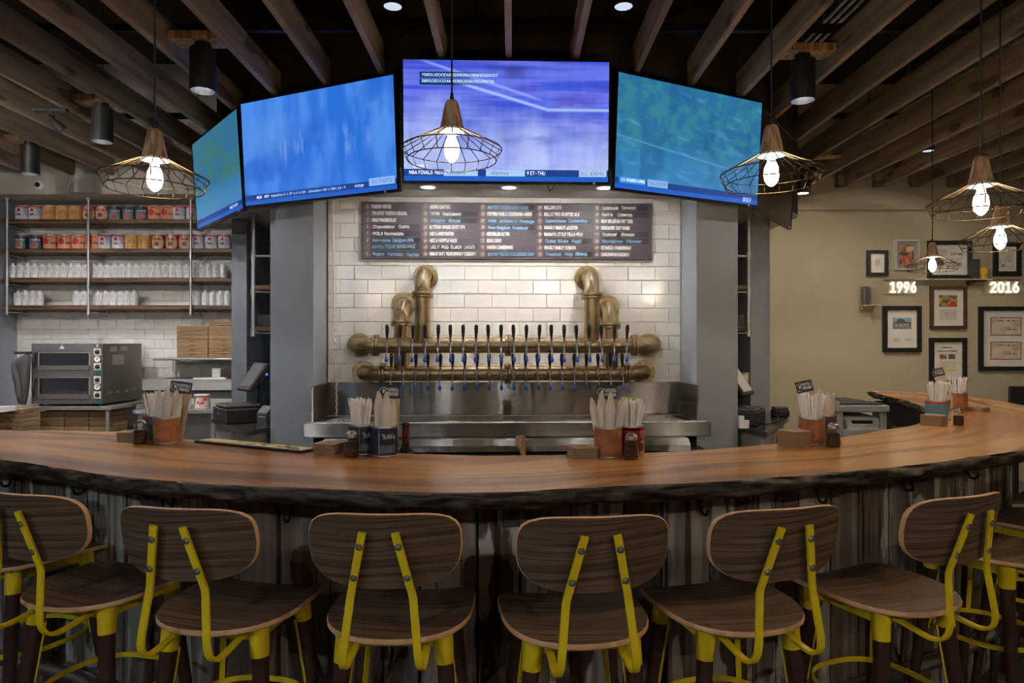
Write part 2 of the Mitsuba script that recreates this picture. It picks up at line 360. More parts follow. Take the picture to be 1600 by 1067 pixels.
def cbox(x0, x1, y0, y1, z0, z1, c=0.004):
    c = min(c, 0.45 * min(x1 - x0, y1 - y0, z1 - z0))
    pts = []
    for x, sx in ((x0, 1), (x1, -1)):
        for y, sy in ((y0, 1), (y1, -1)):
            for z, sz in ((z0, 1), (z1, -1)):
                pts += [(x + sx * c, y + sy * c, z), (x + sx * c, y, z + sz * c), (x, y + sy * c, z + sz * c)]
    return trimesh.convex.convex_hull(np.array(pts))


def hull(pts):
    return trimesh.convex.convex_hull(np.array(pts, float))


def prism(poly, z0, z1):
    p = poly if hasattr(poly, 'exterior') else sg.Polygon(poly)
    m = trimesh.creation.extrude_polygon(p, z1 - z0, engine='earcut')
    m.apply_translation((0, 0, z0))
    return m


def lathe(profile, seg=24):
    """profile [(r, z)] from bottom to top, open or closed at the axis."""
    p = np.array(profile, float)
    a = np.linspace(0, 2 * np.pi, seg, endpoint=False)
    v = np.stack([p[:, None, 0] * np.cos(a), p[:, None, 0] * np.sin(a), np.repeat(p[:, 1:2], seg, 1)], -1).reshape(-1, 3)
    f = []
    for i in range(len(p) - 1):
        for j in range(seg):
            a0, a1, b0, b1 = i * seg + j, i * seg + (j + 1) % seg, (i + 1) * seg + j, (i + 1) * seg + (j + 1) % seg
            if p[i, 0] > 1e-9: f.append((a0, a1, b1))
            if p[i + 1, 0] > 1e-9: f.append((a0, b1, b0))
    m = trimesh.Trimesh(v, f, process=False)
    m.merge_vertices()
    return m


def cyl(r, z0, z1, seg=20, r2=None):
    return lathe([(0, z0), (r, z0), (r2 if r2 is not None else r, z1), (0, z1)], seg)


def label_wrap(r, z0, z1, kind, seg=28):
    """Open cylinder with uv for can_print; u = kind + turn, the print's middle faces -y."""
    a = np.linspace(0, 2 * np.pi, seg + 1)
    v, uv = [], []
    for z, t in ((z0, 0.0), (z1, 1.0)):
        for i, ang in enumerate(a):
            th = -np.pi / 2 + (ang - np.pi)
            v.append((r * np.cos(th), r * np.sin(th), z))
            uv.append((kind + 0.001 + 0.998 * i / seg, t))
    n = seg + 1
    f = [(i, i + 1, n + i + 1) for i in range(seg)] + [(i, n + i + 1, n + i) for i in range(seg)]
    return mesh(v, f), np.array(uv)


def sweep(path, prof, up=None, closed=False, caps=True):
    """Sweeps the closed 2-D profile (n x 2) along the path; up fixes the profile's second axis, else parallel transport."""
    p, q = np.array(path, float), np.array(prof, float)
    p = p[np.r_[True, np.linalg.norm(np.diff(p, axis=0), axis=1) > 1e-7]]
    n, k = len(p), len(q)
    t = (np.roll(p, -1, 0) - np.roll(p, 1, 0)) if closed else np.gradient(p, axis=0)
    t /= np.linalg.norm(t, axis=1, keepdims=True) + 1e-12
    if up is not None:
        b = np.broadcast_to(np.asarray(up, float), p.shape)
        a = np.cross(t, b)
        a /= np.linalg.norm(a, axis=1, keepdims=True) + 1e-12
        b = np.cross(a, t)
    else:
        a = np.zeros_like(p)
        r = np.array([0, 0, 1.0]) if abs(t[0, 2]) < 0.9 else np.array([1.0, 0, 0])
        a[0] = np.cross(t[0], r)
        for i in range(n):
            w = a[max(i - 1, 0)]
            w = w - t[i] * w.dot(t[i])
            a[i] = w / (np.linalg.norm(w) + 1e-12)
        b = np.cross(a, t)
    v = (p[:, None] + q[None, :, :1] * a[:, None] + q[None, :, 1:] * b[:, None]).reshape(-1, 3)
    f = []
    for i in range(n if closed else n - 1):
        i2 = (i + 1) % n
        for j in range(k):
            j2 = (j + 1) % k
            f += [(i * k + j, i2 * k + j2, i * k + j2), (i * k + j, i2 * k + j, i2 * k + j2)]
    if caps and not closed:
        f += [(0, j, j + 1) for j in range(1, k - 1)] + [((n - 1) * k, (n - 1) * k + j + 1, (n - 1) * k + j) for j in range(1, k - 1)]
    m = trimesh.Trimesh(v, f, process=False)
    if m.volume < 0:
        m.invert()
    return m


def ring_prof(r, sides):
    a = np.arange(sides) * 2 * np.pi / sides
    return np.stack([r * np.cos(a), r * np.sin(a)], 1)


def tube(path, r, sides=8, closed=False):
    return sweep(path, ring_prof(r, sides), closed=closed)


def smooth_path(pts, n=24):
    p = np.array(pts, float)
    s = np.r_[0, np.cumsum(np.linalg.norm(np.diff(p, axis=0), axis=1))]
    return CubicSpline(s, p)(np.linspace(0, s[-1], n))


def fillet(pts, r, steps=6):
    """Polyline with its inner corners rounded by radius r."""
    p = [np.array(x, float) for x in pts]
    out = [p[0]]
    for a, b, c in zip(p[:-2], p[1:-1], p[2:]):
        u, w = a - b, c - b
        lu, lw = np.linalg.norm(u), np.linalg.norm(w)
        u, w = u / lu, w / lw
        half = math.acos(np.clip(u.dot(w), -1, 1)) / 2
        d = min(r / math.tan(half), 0.49 * lu, 0.49 * lw)
        for i in range(steps + 1):
            s = i / steps
            out.append((1 - s) ** 2 * (b + u * d) + 2 * s * (1 - s) * b + s * s * (b + w * d))
    return np.array(out + [p[-1]])


def aim(m, pos, z):
    """The mesh with its z axis turned to the direction z, moved to pos."""
    m = m.copy()
    m.apply_transform(trimesh.geometry.align_vectors([0, 0, 1], np.array(z, float) / np.linalg.norm(z)))
    m.apply_translation(pos)
    return m


def rot(m, deg, axis=(0, 0, 1), about=(0, 0, 0)):
    m = m.copy()
    m.apply_transform(trimesh.transformations.rotation_matrix(math.radians(deg), axis, about))
    return m


def move(m, x, y, z):
    m = m.copy()
    m.apply_translation((x, y, z))
    return m


def text(s, h, width=None, slant=0.0, bold=True, depth=0.0008):
    """Lettering in the xz plane facing -y, left end at the origin, squeezed to the width if given."""
    m = meshkit.text_mesh(s, h, depth, bold)
    v = np.array(m.vertices)
    v[:, 0] -= v[:, 0].min()
    v[:, 0] += slant * v[:, 1]
    if width:
        v[:, 0] *= width / v[:, 0].max()
    return mesh(np.stack([v[:, 0], -v[:, 2], v[:, 1]], 1), m.faces)


def sheet(x0, x1, z0, z1, y, u0=0.0):
    """Flat upright print facing -y with uv (u0..u0+1, 0..1), 1 mm thick."""
    v = [(x0, y, z0), (x1, y, z0), (x1, y, z1), (x0, y, z1), (x0, y + 0.001, z0), (x1, y + 0.001, z0), (x1, y + 0.001, z1), (x0, y + 0.001, z1)]
    e = 0.002
    q = [(u0 + e, e), (u0 + 1 - e, e), (u0 + 1 - e, 1 - e), (u0 + e, 1 - e)]
    f = [(0, 1, 2), (0, 2, 3), (5, 4, 7), (5, 7, 6), (4, 0, 3), (4, 3, 7), (1, 5, 6), (1, 6, 2), (3, 2, 6), (3, 6, 7), (4, 5, 1), (4, 1, 0)]
    return mesh(v, f), np.array(q + q)


# ------------------------------------------------------------------ scene helpers
def num(name):
    used = lambda k: k in scene or k in labels or any(x.startswith(k + '__') for x in (PREFIX.get(k, ())))
    if name not in COUNT:
        COUNT[name] = 0
        return name
    COUNT[name] += 1
    return f'{name}_{COUNT[name]:03d}'


COUNT, PREFIX = {}, {}


def tag(key, label=None, cat=None, group=None, kind=None):
    d = {}
    if label: d['label'] = label
    if cat: d['category'] = cat
    if group: d['group'] = group
    if kind: d['kind'] = kind
    if d: labels[key] = d
    return key


def shape(m, mat, smooth=False, uv=None, **more):
    return mikit.ply(m, mat, smooth=smooth, uv=uv, **more)


def put(key, s, tw=None):
    scene[key] = {**s, 'to_world': tw} if tw is not None else dict(s)
    return key


def part(parent, name, m, mat, smooth=False, uv=None, label=None, tw=None, **more):
    key = num(parent + '__' + name)
    put(key, m if isinstance(m, dict) else shape(m, mat, smooth, uv, **more), tw)
    if label: labels[key] = {'label': label}
    return key


def thing(name, label, cat, group=None):
    return tag(num(name), label, cat, group)


def solid(name, m, mat, label, cat, group=None, smooth=False, uv=None, tw=None, **more):
    key = num(name)
    put(key, m if isinstance(m, dict) else shape(m, mat, smooth, uv, **more), tw)
    return tag(key, label, cat, group)


def struct(name, m, mat, label=None, smooth=False, uv=None, cat=None):
    key = num(name)
    put(key, shape(m, mat, smooth, uv))
    labels[key] = {'kind': 'structure'}
    if label: labels[key]['label'] = label
    if cat: labels[key]['category'] = cat
    return key


def place(x, y, z, deg=0.0):
    return T().translate([float(x), float(y), float(z)]).rotate([0, 0, 1], float(deg))


ORD = 'first second third fourth fifth sixth seventh eighth ninth tenth eleventh twelfth thirteenth fourteenth fifteenth sixteenth seventeenth eighteenth nineteenth twentieth'.split()


def nth(i):
    if i < 20: return ORD[i]
    t, u = divmod(i + 1, 10)
    tens = {2: 'twenty', 3: 'thirty', 4: 'forty'}[t]
    return tens.replace('ty', 'tieth') if u == 0 else f'{tens}-{ORD[u - 1]}'


def core(m, pts=None):
    """The tiled wall and what hangs on it stand two degrees askew to the beams."""
    return rot(m, 1.8, about=(0, 5.0, 0))

CORE = T().translate([0, 5, 0]).rotate([0, 0, 1], 1.8).translate([0, -5, 0])

# ------------------------------------------------------------------ the room
struct('floor', box(-5.5, 6.7, -4.2, 7.6, -0.1, 0), 'mat_floor', 'dark concrete floor of the taproom')
CE = struct('ceiling', box(-5.5, 6.7, -4.2, 7.6, 4.3, 4.4), 'mat_ceiling', 'dark painted ceiling above the hanging wooden beams')
struct('wall_back', box(-5.5, 6.7, 7.4, 7.55, 0, 4.3), 'mat_wall', 'beige back wall with framed pictures')
struct('wall_left', box(-5.5, -5.35, -4.2, 7.4, 0, 4.3), 'mat_grey_paint', 'grey side wall left of the steel pizza oven')
struct('wall_right', box(6.55, 6.7, -4.2, 7.4, 0, 4.3), 'mat_wall')
struct('wall_front', box(-5.5, 6.7, -4.2, -4.05, 0, 4.3), 'mat_wall')
struct('trim', box(2.25, 6.55, 7.36, 7.4, 2.9285, 3.17), 'mat_wall', 'low fascia band under the beam ends on the beige wall')

# beams hang from steel rails, all running away from the viewer
xs = [-0.02 + 0.4 * k for k in range(-13, 17)]


def beam_end(x):
    if x < -2.5: return 6.87
    if x > 2.42: return 7.36
    return float(np.interp(x, [-2.5, -1.86, -0.66, 0.62, 1.72, 2.42], [5.78, 4.87, 4.22, 4.22, 4.85, 5.78])) - 0.004


for i, x in enumerate(xs):
    w = 0.019
    y1 = beam_end(x)
    part(CE, 'beam', cbox(x - w, x + w, 0.2, y1, 3.18, 3.365, 0.003), 'mat_beam')
    if x > 2.42:
        part(CE, 'blocking', box(x - 0.20 + w + 0.09, x - w - 0.002, 7.31, 7.358, 3.17, 3.33), 'mat_beam')
for y in (1.6, 4.12):
    part(CE, 'hanger_rail', box(-5.34, 6.54, y - 0.02, y + 0.02, 3.366, 3.407), 'mat_black')
for x0, x1 in ((-5.34, -2.52), (2.46, 6.54)):
    part(CE, 'hanger_rail', box(x0, x1, 5.68, 5.72, 3.366, 3.407), 'mat_black')
for y in (1.6, 4.12, 5.7):
    for i, x in enumerate(xs[::2]):
        if y > 5 and -2.5 < x < 2.5: continue
        part(CE, 'hanger_rod', move(cyl(0.004, 3.407, 4.299, 6), x + 0.2, y, 0), 'mat_black')

# bulkhead that carries the televisions, soffit, tiled bay and its two piers
PLAN = [(-0.66, 4.22), (-1.86, 4.87), (-2.5, 5.78), (-2.5, 7.4), (2.42, 7.4), (2.42, 5.78), (1.72, 4.85), (0.62, 4.22)]
struct('wall_bulkhead', prism(PLAN, 2.575, 4.3), 'mat_bulkhead', 'dark bulkhead behind the row of televisions')
struct('trim', prism(PLAN, 2.555, 2.575), 'mat_soffit', 'pale grey soffit with recessed lamps under the televisions')
wt = struct('wall_tiled', core(box(-1.34, 1.25, 5.006, 5.14, 0, 2.555)), 'mat_grout', 'white brick tiled wall behind the brass beer pipes')
struct('wall_pier_left', prism([(-1.345, 6.40), (-1.345, 4.62), (-1.70, 4.80), (-1.70, 6.40)], 0, 2.555), 'mat_grey_paint', 'blue-grey pier left of the tiled bay')
struct('wall_pier_right', prism([(1.25, 6.40), (1.25, 4.62), (1.583, 4.785), (1.583, 6.40)], 0, 2.555), 'mat_grey_paint', 'blue-grey pier right of the tiled bay')
struct('wall_niche_left', box(-2.40, -2.27, 5.84, 6.40, 0, 2.555), 'mat_grey_paint', 'grey back wall of the left till niche')
struct('wall_niche_right', box(2.04, 2.2057, 5.84, 6.40, 0, 2.555), 'mat_grey_paint', 'grey back wall of the right till niche')
struct('wall_recess_left', box(-2.40, -1.338, 6.40, 6.5, 0, 2.555), 'mat_niche_shade', 'added recess of the left till niche, dark colour standing for shade')  # recess added behind the niche; its dark colour stands in for shade
struct('wall_recess_right', box(1.244, 2.205, 6.40, 6.5, 0, 2.555), 'mat_niche_shade', 'added recess of the right till niche, dark colour standing for shade')

tile_cache = {}


def tiles(holder, x0, x1, y, z0, z1, px, pz, phase, zphase, tw=None):
    row = 0
    z = zphase
    while z < z1 - 0.005:
        za, zb = max(z, z0), min(z + pz - 0.0026, z1)
        x = phase + (px / 2 if row % 2 else 0) - 40 * px
        while x < x1:
            xa, xb = max(x, x0), min(x + px - 0.0024, x1)
            if xb - xa > 0.012 and zb - za > 0.012:
                k = (round(xb - xa, 4), round(zb - za, 4), int(rng.integers(3)))
                if k not in tile_cache:
                    tile_cache[k] = shape(cbox(0, k[0], 0, 0.008, 0, k[1], 0.0016), ('mat_tile', 'mat_tile_b', 'mat_tile_c')[k[2]])
                t = T().translate([xa, y - float(rng.uniform(0, 0.0012)), za]).rotate([0, 0, 1], float(rng.normal(0, 0.12)))
                part(holder, 'tile', tile_cache[k], None, tw=(tw @ t) if tw is not None else t)
            x += px
        z += pz
        row += 1


tiles(wt, -1.335, 1.243, 5.0, 0.99, 2.553, 0.2005, 0.1022, -1.148, 2.054 - 11 * 0.1022, CORE)

# kitchen side: tiled wall and the dropped soffit over the shelves
wk = struct('wall_kitchen_tiled', box(-5.35, -2.52, 7.386, 7.4, 0.0, 2.99), 'mat_grout', 'white tiled kitchen wall behind the oven and the tin shelves')
tiles(wk, -5.35, -2.95, 7.378, 1.02, 2.985, 0.2035, 0.1035, -5.29, 1.02)
struct('wall_kitchen_soffit', box(-5.35, -2.52, 6.875, 7.4, 2.992, 4.3), 'mat_soffit_cream', 'cream soffit over the shelves of tins')
struct('trim', box(-4.4297, -4.1537, 6.80, 6.874, 2.994, 3.17), 'mat_soffit', 'grey boxed duct on the kitchen soffit')

# ducts and conduits over the beams
du = thing('air_duct', 'ribbed silver air duct running above the beams on the right', 'duct')
part(du, 'duct_body', aim(cyl(0.075, 0, 6.1, 20), (3.484, 1.2, 3.57), (0, 1, 0)), 'mat_galvanised', 35)
for i in range(40):
    part(du, 'rib', aim(lathe([(0.074, -0.006), (0.0785, 0), (0.074, 0.006)], 20), (3.484, 1.4 + 0.15 * i, 3.57), (0, 1, 0)), 'mat_galvanised', True)
part(du, 'strap', join(*[box(3.479, 3.489, y - 0.012, y + 0.012, 3.64, 4.3) for y in (2.0, 4.0, 6.0)]), 'mat_duct')
for i in range(3):
    solid('conduit_pipe', join(aim(cyl(0.010, 0, 3.5, 8), (2.056 + 0.052 * i, 1.3, 3.60), (0, 1, 0)), *[move(cyl(0.003, 3.60, 4.3, 6), 2.056 + 0.052 * i, y, 0) for y in (2, 4.5)]), 'mat_white',
          f'thin metal conduit above the right-hand beams, {nth(i)} from the left of three', 'conduit', 'conduits above the beams', smooth=30)

# ------------------------------------------------------------------ televisions
SW, SH = 1.205, 0.70
TVS = [  # left-end corner and right-end corner in plan (screen plane at mid height), print, label
    ((-1.8658, 4.74), (-0.7198, 4.22), 0, 'large television with a plain blue picture, second from the left of the row'),
    ((-0.6354, 4.0), (0.5717, 4.04), 1, 'middle television of the row, purple and white picture behind a pendant lamp'),
    ((0.6386, 4.18), (1.7119, 4.72), 2, 'large television with a teal golf picture right of the middle one'),
    ((-2.647, 5.70), (-1.9199, 4.82), 3, 'narrow-looking angled television at the far left end of the row'),
    ((1.741, 4.80), (2.3175, 5.62), 4, 'switched-off dark television at the far right end of the row'),
]
TVZ = (2.4434, 3.1407)
TW = {}
for a, b, k, lab in TVS:
    t = num('television')
    tag(t, lab, 'television')
    w = math.dist(a, b)
    ang = math.degrees(math.atan2(b[1] - a[1], b[0] - a[0]))
    zc, h = (TVZ[0] + TVZ[1]) / 2, TVZ[1] - TVZ[0]
    m = T().translate([(a[0] + b[0]) / 2, (a[1] + b[1]) / 2, zc]).rotate([0, 0, 1], ang).rotate([1, 0, 0], 3.6)
    TW[k] = (t, m, w, h)
    W2, H2 = w / 2, h / 2
    part(t, 'casing', join(cbox(-W2 - .012, W2 + .012, 0.004, 0.032, -H2 - .016, H2 + .012, 0.004), cbox(-W2 * .75, W2 * .75, 0.03, 0.06, -H2 * .75, H2 * .6, 0.01)), 'mat_black', tw=m)
    bz = [box(-W2 - .012, W2 + .012, -0.004, 0.006, H2, H2 + .012), box(-W2 - .012, W2 + .012, -0.004, 0.006, -H2 - .016, -H2),
          box(-W2 - .012, -W2, -0.004, 0.006, -H2, H2), box(W2, W2 + .012, -0.004, 0.006, -H2, H2)]
    part(t, 'bezel', join(*bz), 'mat_black_gloss', tw=m)
    sm, suv = sheet(-W2, W2, -H2, H2, 0.0, k)
    if k < 4:
        v4 = np.array(sm.vertices)[:4]
        part(t, 'screen', mikit.ply(mesh(v4, [(0, 1, 2), (0, 2, 3)]), 'mat_screen', smooth=True, uv=suv[:4], emitter={'type': 'area', 'radiance': proc(screen_light)}), None,
             label='glowing screen', tw=m)
    else:
        part(t, 'screen', sm, 'mat_screen_off', label='dark glossy screen', tw=m)
    part(t, 'wall_mount', box(-0.14, 0.14, 0.055, 0.20, -0.12, 0.16) if k != 4 else box(-0.12, 0.12, 0.055, 0.15, -0.12, 0.16), 'mat_black', tw=m)
    part(t, 'standby_lamp', move(aim(cyl(0.008, 0, 0.004, 10), (0, 0, 0), (0, -1, 0)), W2 * 0.86, -0.004, -H2 - .008), 'mat_light_plastic', tw=m)


def screen_text(k, s, x, y, h, width, color, name='caption', slant=0.0, bold=True):
    t, m, w, hh = TW[k]
    tm = text(s, h * hh, width * w, slant, bold, 0.0006)
    part(t, name, move(tm, (x - 0.5) * w, -0.0008, (y - 0.5) * hh), 'mat_glow', tw=m, emitter=emit(color))


screen_text(1, 'NBA FINALS', 0.025, 0.056, 0.030, 0.115, (0.85, 0.9, 1))
screen_text(1, 'NBA', 0.15, 0.056, 0.030, 0.042, (0.55, 0.7, 1))
screen_text(1, 'Cavaliers', 0.208, 0.056, 0.030, 0.09, (0.02, 0.06, 0.25))
screen_text(1, 'Warriors', 0.425, 0.056, 0.030, 0.085, (0.02, 0.06, 0.25))
screen_text(1, '9 ET-THU', 0.60, 0.056, 0.030, 0.09, (0.85, 0.9, 1))
screen_text(1, 'G1: ESPN', 0.862, 0.055, 0.030, 0.115, (0.02, 0.06, 0.25))
screen_text(1, 'GAME 1', 0.045, 0.11, 0.025, 0.07, (0.85, 0.9, 1))
screen_text(1, 'YBRSUGOODGRIERRGSVOBWEINDOOT', 0.088, 0.866, 0.024, 0.37, (0.42, 0.75, 1))
screen_text(1, 'SBRSOEOODANKERROMGOREURNTM', 0.088, 0.816, 0.024, 0.35, (0.42, 0.75, 1))
screen_text(0, 'MLB', 0.085, 0.058, 0.026, 0.035, (0.8, 0.88, 1))
screen_text(0, 'NYY', 0.14, 0.058, 0.026, 0.033, (0.8, 0.88, 1))
screen_text(0, 'Sabathia 5.1 IP 6 H 4 ER   Severino HR 2 RBI 12-9', 0.185, 0.060, 0.022, 0.50, (0.22, 0.42, 0.85))
screen_text(0, 'Judge', 0.74, 0.060, 0.026, 0.06, (0.3, 0.5, 0.9))
screen_text(0, 'SC SPORTS', 0.85, 0.075, 0.032, 0.12, (0.02, 0.10, 0.40))
screen_text(2, "U.S. WOMEN'S OPEN", 0.04, 0.068, 0.028, 0.15, (0.75, 0.88, 1))
screen_text(2, 'PAST CHAMPS', 0.22, 0.068, 0.028, 0.115, (0.02, 0.08, 0.30))
screen_text(2, 'GOLF', 0.885, 0.022, 0.040, 0.065, (0.35, 0.62, 1))
screen_text(3, 'MLB  NYY', 0.75, 0.05, 0.03, 0.16, (0.4, 0.6, 0.9))

# ------------------------------------------------------------------ recessed lamps over the tiles
for i, x in enumerate((-0.57, -0.02, 0.63)):
    y = 4.64 + 0.01 * i
    d = thing('recessed_lamp', f'small recessed ceiling lamp over the beer board, {("left", "middle", "right")[i]} of three', 'ceiling lamp', 'recessed lamps over the beer board')
    part(d, 'trim_ring', move(lathe([(0.062, 2.5545), (0.064, 2.547), (0.048, 2.545), (0.046, 2.5545)], 24), x, y, 0), 'mat_white', True)
    part(d, 'lens', move(cyl(0.045, 2.546, 2.5545, 20), x, y, 0), 'mat_glow', emitter=emit((45, 43, 40)), label='bright round lens')
    scene[f'light_recessed_{i}'] = spot((x, y, 2.54), (x * 1.02, 4.96, 1.75), WALL_WASH, (1, 0.955, 0.90), 84, 34)
for i, (x, y) in enumerate(((1.22, 4.72), (-1.24, 4.72), (-2.0, 5.3), (1.98, 5.3))):
    d = thing('recessed_lamp', ('small round lamp under the golf television, over the right pier', 'small round lamp under the blue television, over the left pier',
                                'small round lamp in the ceiling of the left till niche', 'small round lamp in the ceiling of the right till niche')[i], 'ceiling lamp')
    part(d, 'trim_ring', move(lathe([(0.045, 2.5545), (0.047, 2.548), (0.036, 2.546), (0.034, 2.5545)], 20), x, y, 0), 'mat_white', True)
    part(d, 'lens', move(cyl(0.033, 2.547, 2.5545, 16), x, y, 0), 'mat_glow', emitter=emit((4, 3.9, 3.8)))
    if i > 1: scene[f'light_niche_{i}'] = spot((x, y, 2.54), (x, y + 0.15, 0.9), 0.3, (1, 0.96, 0.93), 70, 25)

# ------------------------------------------------------------------ black cylinder downlights between the beams
CY = [(-1.82, 4.02, 'large black cylinder lamp with a glowing rim above the blue television'), (-3.02, 5.03, 'black cylinder lamp between the beams above the left pendant'),
      (-4.22, 5.98, 'black cylinder lamp near the security camera at the far left'), (1.78, 4.18, 'black cylinder lamp hanging above the right pendant and golf television')]
for i, (x, y, lab) in enumerate(CY):
    d = thing('cylinder_lamp', lab, 'ceiling lamp')
    part(d, 'housing', move(lathe([(0.069, 2.97), (0.072, 2.972), (0.073, 2.98), (0.073, 3.215), (0.045, 3.225), (0.045, 3.25), (0, 3.25)], 28), x, y, 0), 'mat_black', 40)
    part(d, 'inner_cone', move(lathe([(0.068, 2.9705), (0.05, 3.03)], 28), x, y, 0), 'mat_galvanised', True)
    part(d, 'lens', move(lathe([(0, 3.02), (0.045, 3.02), (0.052, 3.03), (0, 3.035)], 20), x, y, 0), 'mat_glow', emitter=emit((5, 5.2, 5.6)))
    part(d, 'mounting_block', cbox(x - 0.178, x + 0.178, y - 0.07, y + 0.07, 3.25, 3.30, 0.003), 'mat_turned', label='pale wooden block between two beams')
    scene[f'light_cylinder_{i}'] = spot((x, y, 2.965), (x, y, 0), CYLINDER * (0.6, 1.9, 1.9, 0.6)[i], ((1, .93, .84), (1, 0.97, 0.95), (1, 0.97, 0.95), (1, .9, .76))[i], 72, 30)
for i, (x, y) in enumerate(((0.58, 3.55), (-0.62, 3.55), (-1.02, -1.5), (0.98, -1.5), (2.58, -1.2), (-2.62, -1.2), (3.38, 3.2), (4.58, 5.4), (3.78, 6.2))):  # lamps behind the viewer are unseen, added to brighten bar front and stools
    d = thing('cylinder_lamp', ('small cylinder lamp at the top edge, right of the middle beam', 'small cylinder lamp at the top edge, left of the middle beam', 'added unseen lamp behind the third stool, lighting the bar front',
                                'added unseen lamp behind the fifth stool, lighting the bar front', 'added unseen lamp behind the right stools, lighting the bar front', 'added unseen lamp behind the left stools, lighting the bar front', 'black cylinder lamp over the right bend of the bar',
                                'black cylinder lamp in front of the picture wall', 'black cylinder lamp nearest the picture wall')[i], 'ceiling lamp')
    r, dz = 0.05, -0.75 if y < 0 else 0.0
    if dz: part(d, 'stem', move(cyl(0.008, 3.36 + dz, 3.342, 10), x, y, 0), 'mat_black')
    part(d, 'housing', move(lathe([(r - .003, 3.235), (r, 3.24), (r, 3.36), (0.02, 3.365), (0, 3.365)], 24), x, y, dz), 'mat_black', 40)
    part(d, 'lens', move(lathe([(0, 3.236), (r - .003, 3.237), (0, 3.24)], 20), x, y, dz), 'mat_glow', emitter=emit((0.5, 0.62, 0.75)))
    part(d, 'mounting_block', cbox(x - 0.178, x + 0.178, y - 0.05, y + 0.05, 3.34, 3.362, 0.003), 'mat_turned')
    if i >= 2:
        scene[f'light_small_{i}'] = spot((x, y, 3.23 + dz), (x * (0.8 if i < 6 else 1), (2.3 if i < 6 else y + 0.6 * (i > 6)), 0.3), CYLINDER * (0, 0, .38, .42, .62, 0.90, .3, .62, .62)[i], ((1, .86, .68) if x > 0 else (0.66, 0.83, 1) if x < -2 else (0.86, 0.92, 1)), 75, 30)
d = thing('cylinder_lamp', 'short black lamp with a bright lens beside the dark television', 'ceiling lamp')
x, y = 2.8082, 6.6
part(d, 'housing', move(lathe([(0.066, 2.94), (0.07, 2.945), (0.07, 3.06), (0.02, 3.065), (0.012, 3.30), (0, 3.30)], 24), x, y, 0), 'mat_black', 40)
part(d, 'lens', move(lathe([(0, 2.938), (0.055, 2.939), (0, 2.945)], 20), x, y, 0), 'mat_glow', emitter=emit((7, 6.4, 5.4)))
part(d, 'mounting_block', cbox(2.80 - 0.018, 3.16, y - 0.05, y + 0.05, 3.28, 3.30, 0.003), 'mat_turned')
scene['light_wall_lamp'] = spot((x, y, 2.93), (x + 0.2, 7.2, 1.2), CYLINDER * 0.4, (1, .88, .70), 75, 25)

d = thing('spotlight', 'small black track spotlight clipped to a beam at upper left', 'spotlight')
part(d, 'head', aim(lathe([(0, -0.06), (0.022, -0.06), (0.024, 0.0), (0.034, 0.02), (0.036, 0.07), (0.031, 0.072), (0.029, 0.05), (0, 0.05)], 18), (-3.30, 4.93, 3.08), (0.5, 0.35, -0.62)), 'mat_black', 40)
part(d, 'lens', aim(cyl(0.028, 0.05, 0.056, 14), (-3.30, 4.93, 3.08), (0.5, 0.35, -0.62)), 'mat_glow', emitter=emit((5, 4, 3)))
part(d, 'bracket', join(tube([(-3.30, 4.93, 3.08), (-3.31, 4.93, 3.13), (-3.33, 4.93, 3.178)], 0.008, 8), box(-3.45, -3.21, 4.91, 4.95, 3.16, 3.178)), 'mat_black')
for i, (x, y) in enumerate(((-4.22, 3.3), (-3.42, 3.3))):  # out of view, added to brighten the fronts of the tins
    d = thing('spotlight', f'added unseen spotlight among the beams to brighten the tin shelves, {("left", "right")[i]} of two', 'spotlight')
    dr_ = np.array((0.15 * (1 - i), 3.9, -0.95))
    p = np.array((x, y, 3.09))
    part(d, 'head', aim(lathe([(0, -0.06), (0.026, -0.06), (0.030, 0.0), (0.040, 0.02), (0.042, 0.08), (0.037, 0.082), (0.034, 0.06), (0, 0.06)], 18), p, dr_), 'mat_black', 40)
    part(d, 'lens', aim(cyl(0.032, 0.06, 0.066, 14), p, dr_), 'mat_glow', emitter=emit((6, 5.6, 5)))
    part(d, 'bracket', join(tube([(x, y, 3.10), (x, y, 3.30)], 0.008, 8), box(x - 0.18, x + 0.18, y - 0.02, y + 0.02, 3.29, 3.31)), 'mat_black')
    q = p + dr_ / np.linalg.norm(dr_) * 0.10
    scene[f'light_added_shelf_{i}'] = spot(q, q + dr_, CYLINDER * 1.1, (1, 0.93, 0.84), 34, 16)
d = thing('security_camera', 'small white dome security camera on the kitchen soffit', 'camera')
part(d, 'dome', aim(lathe([(0.045, 0), (0.047, 0.012), (0.04, 0.03), (0.028, 0.04), (0, 0.042)], 24), (-4.7581, 6.874, 3.085), (0.1, -1, -0.15)), 'mat_white', 40)
part(d, 'lens', aim(lathe([(0.025, 0.038), (0.024, 0.045), (0.015, 0.052), (0, 0.054)], 20), (-4.7581, 6.874, 3.085), (0.1, -1, -0.15)), 'mat_dark_glass', True)

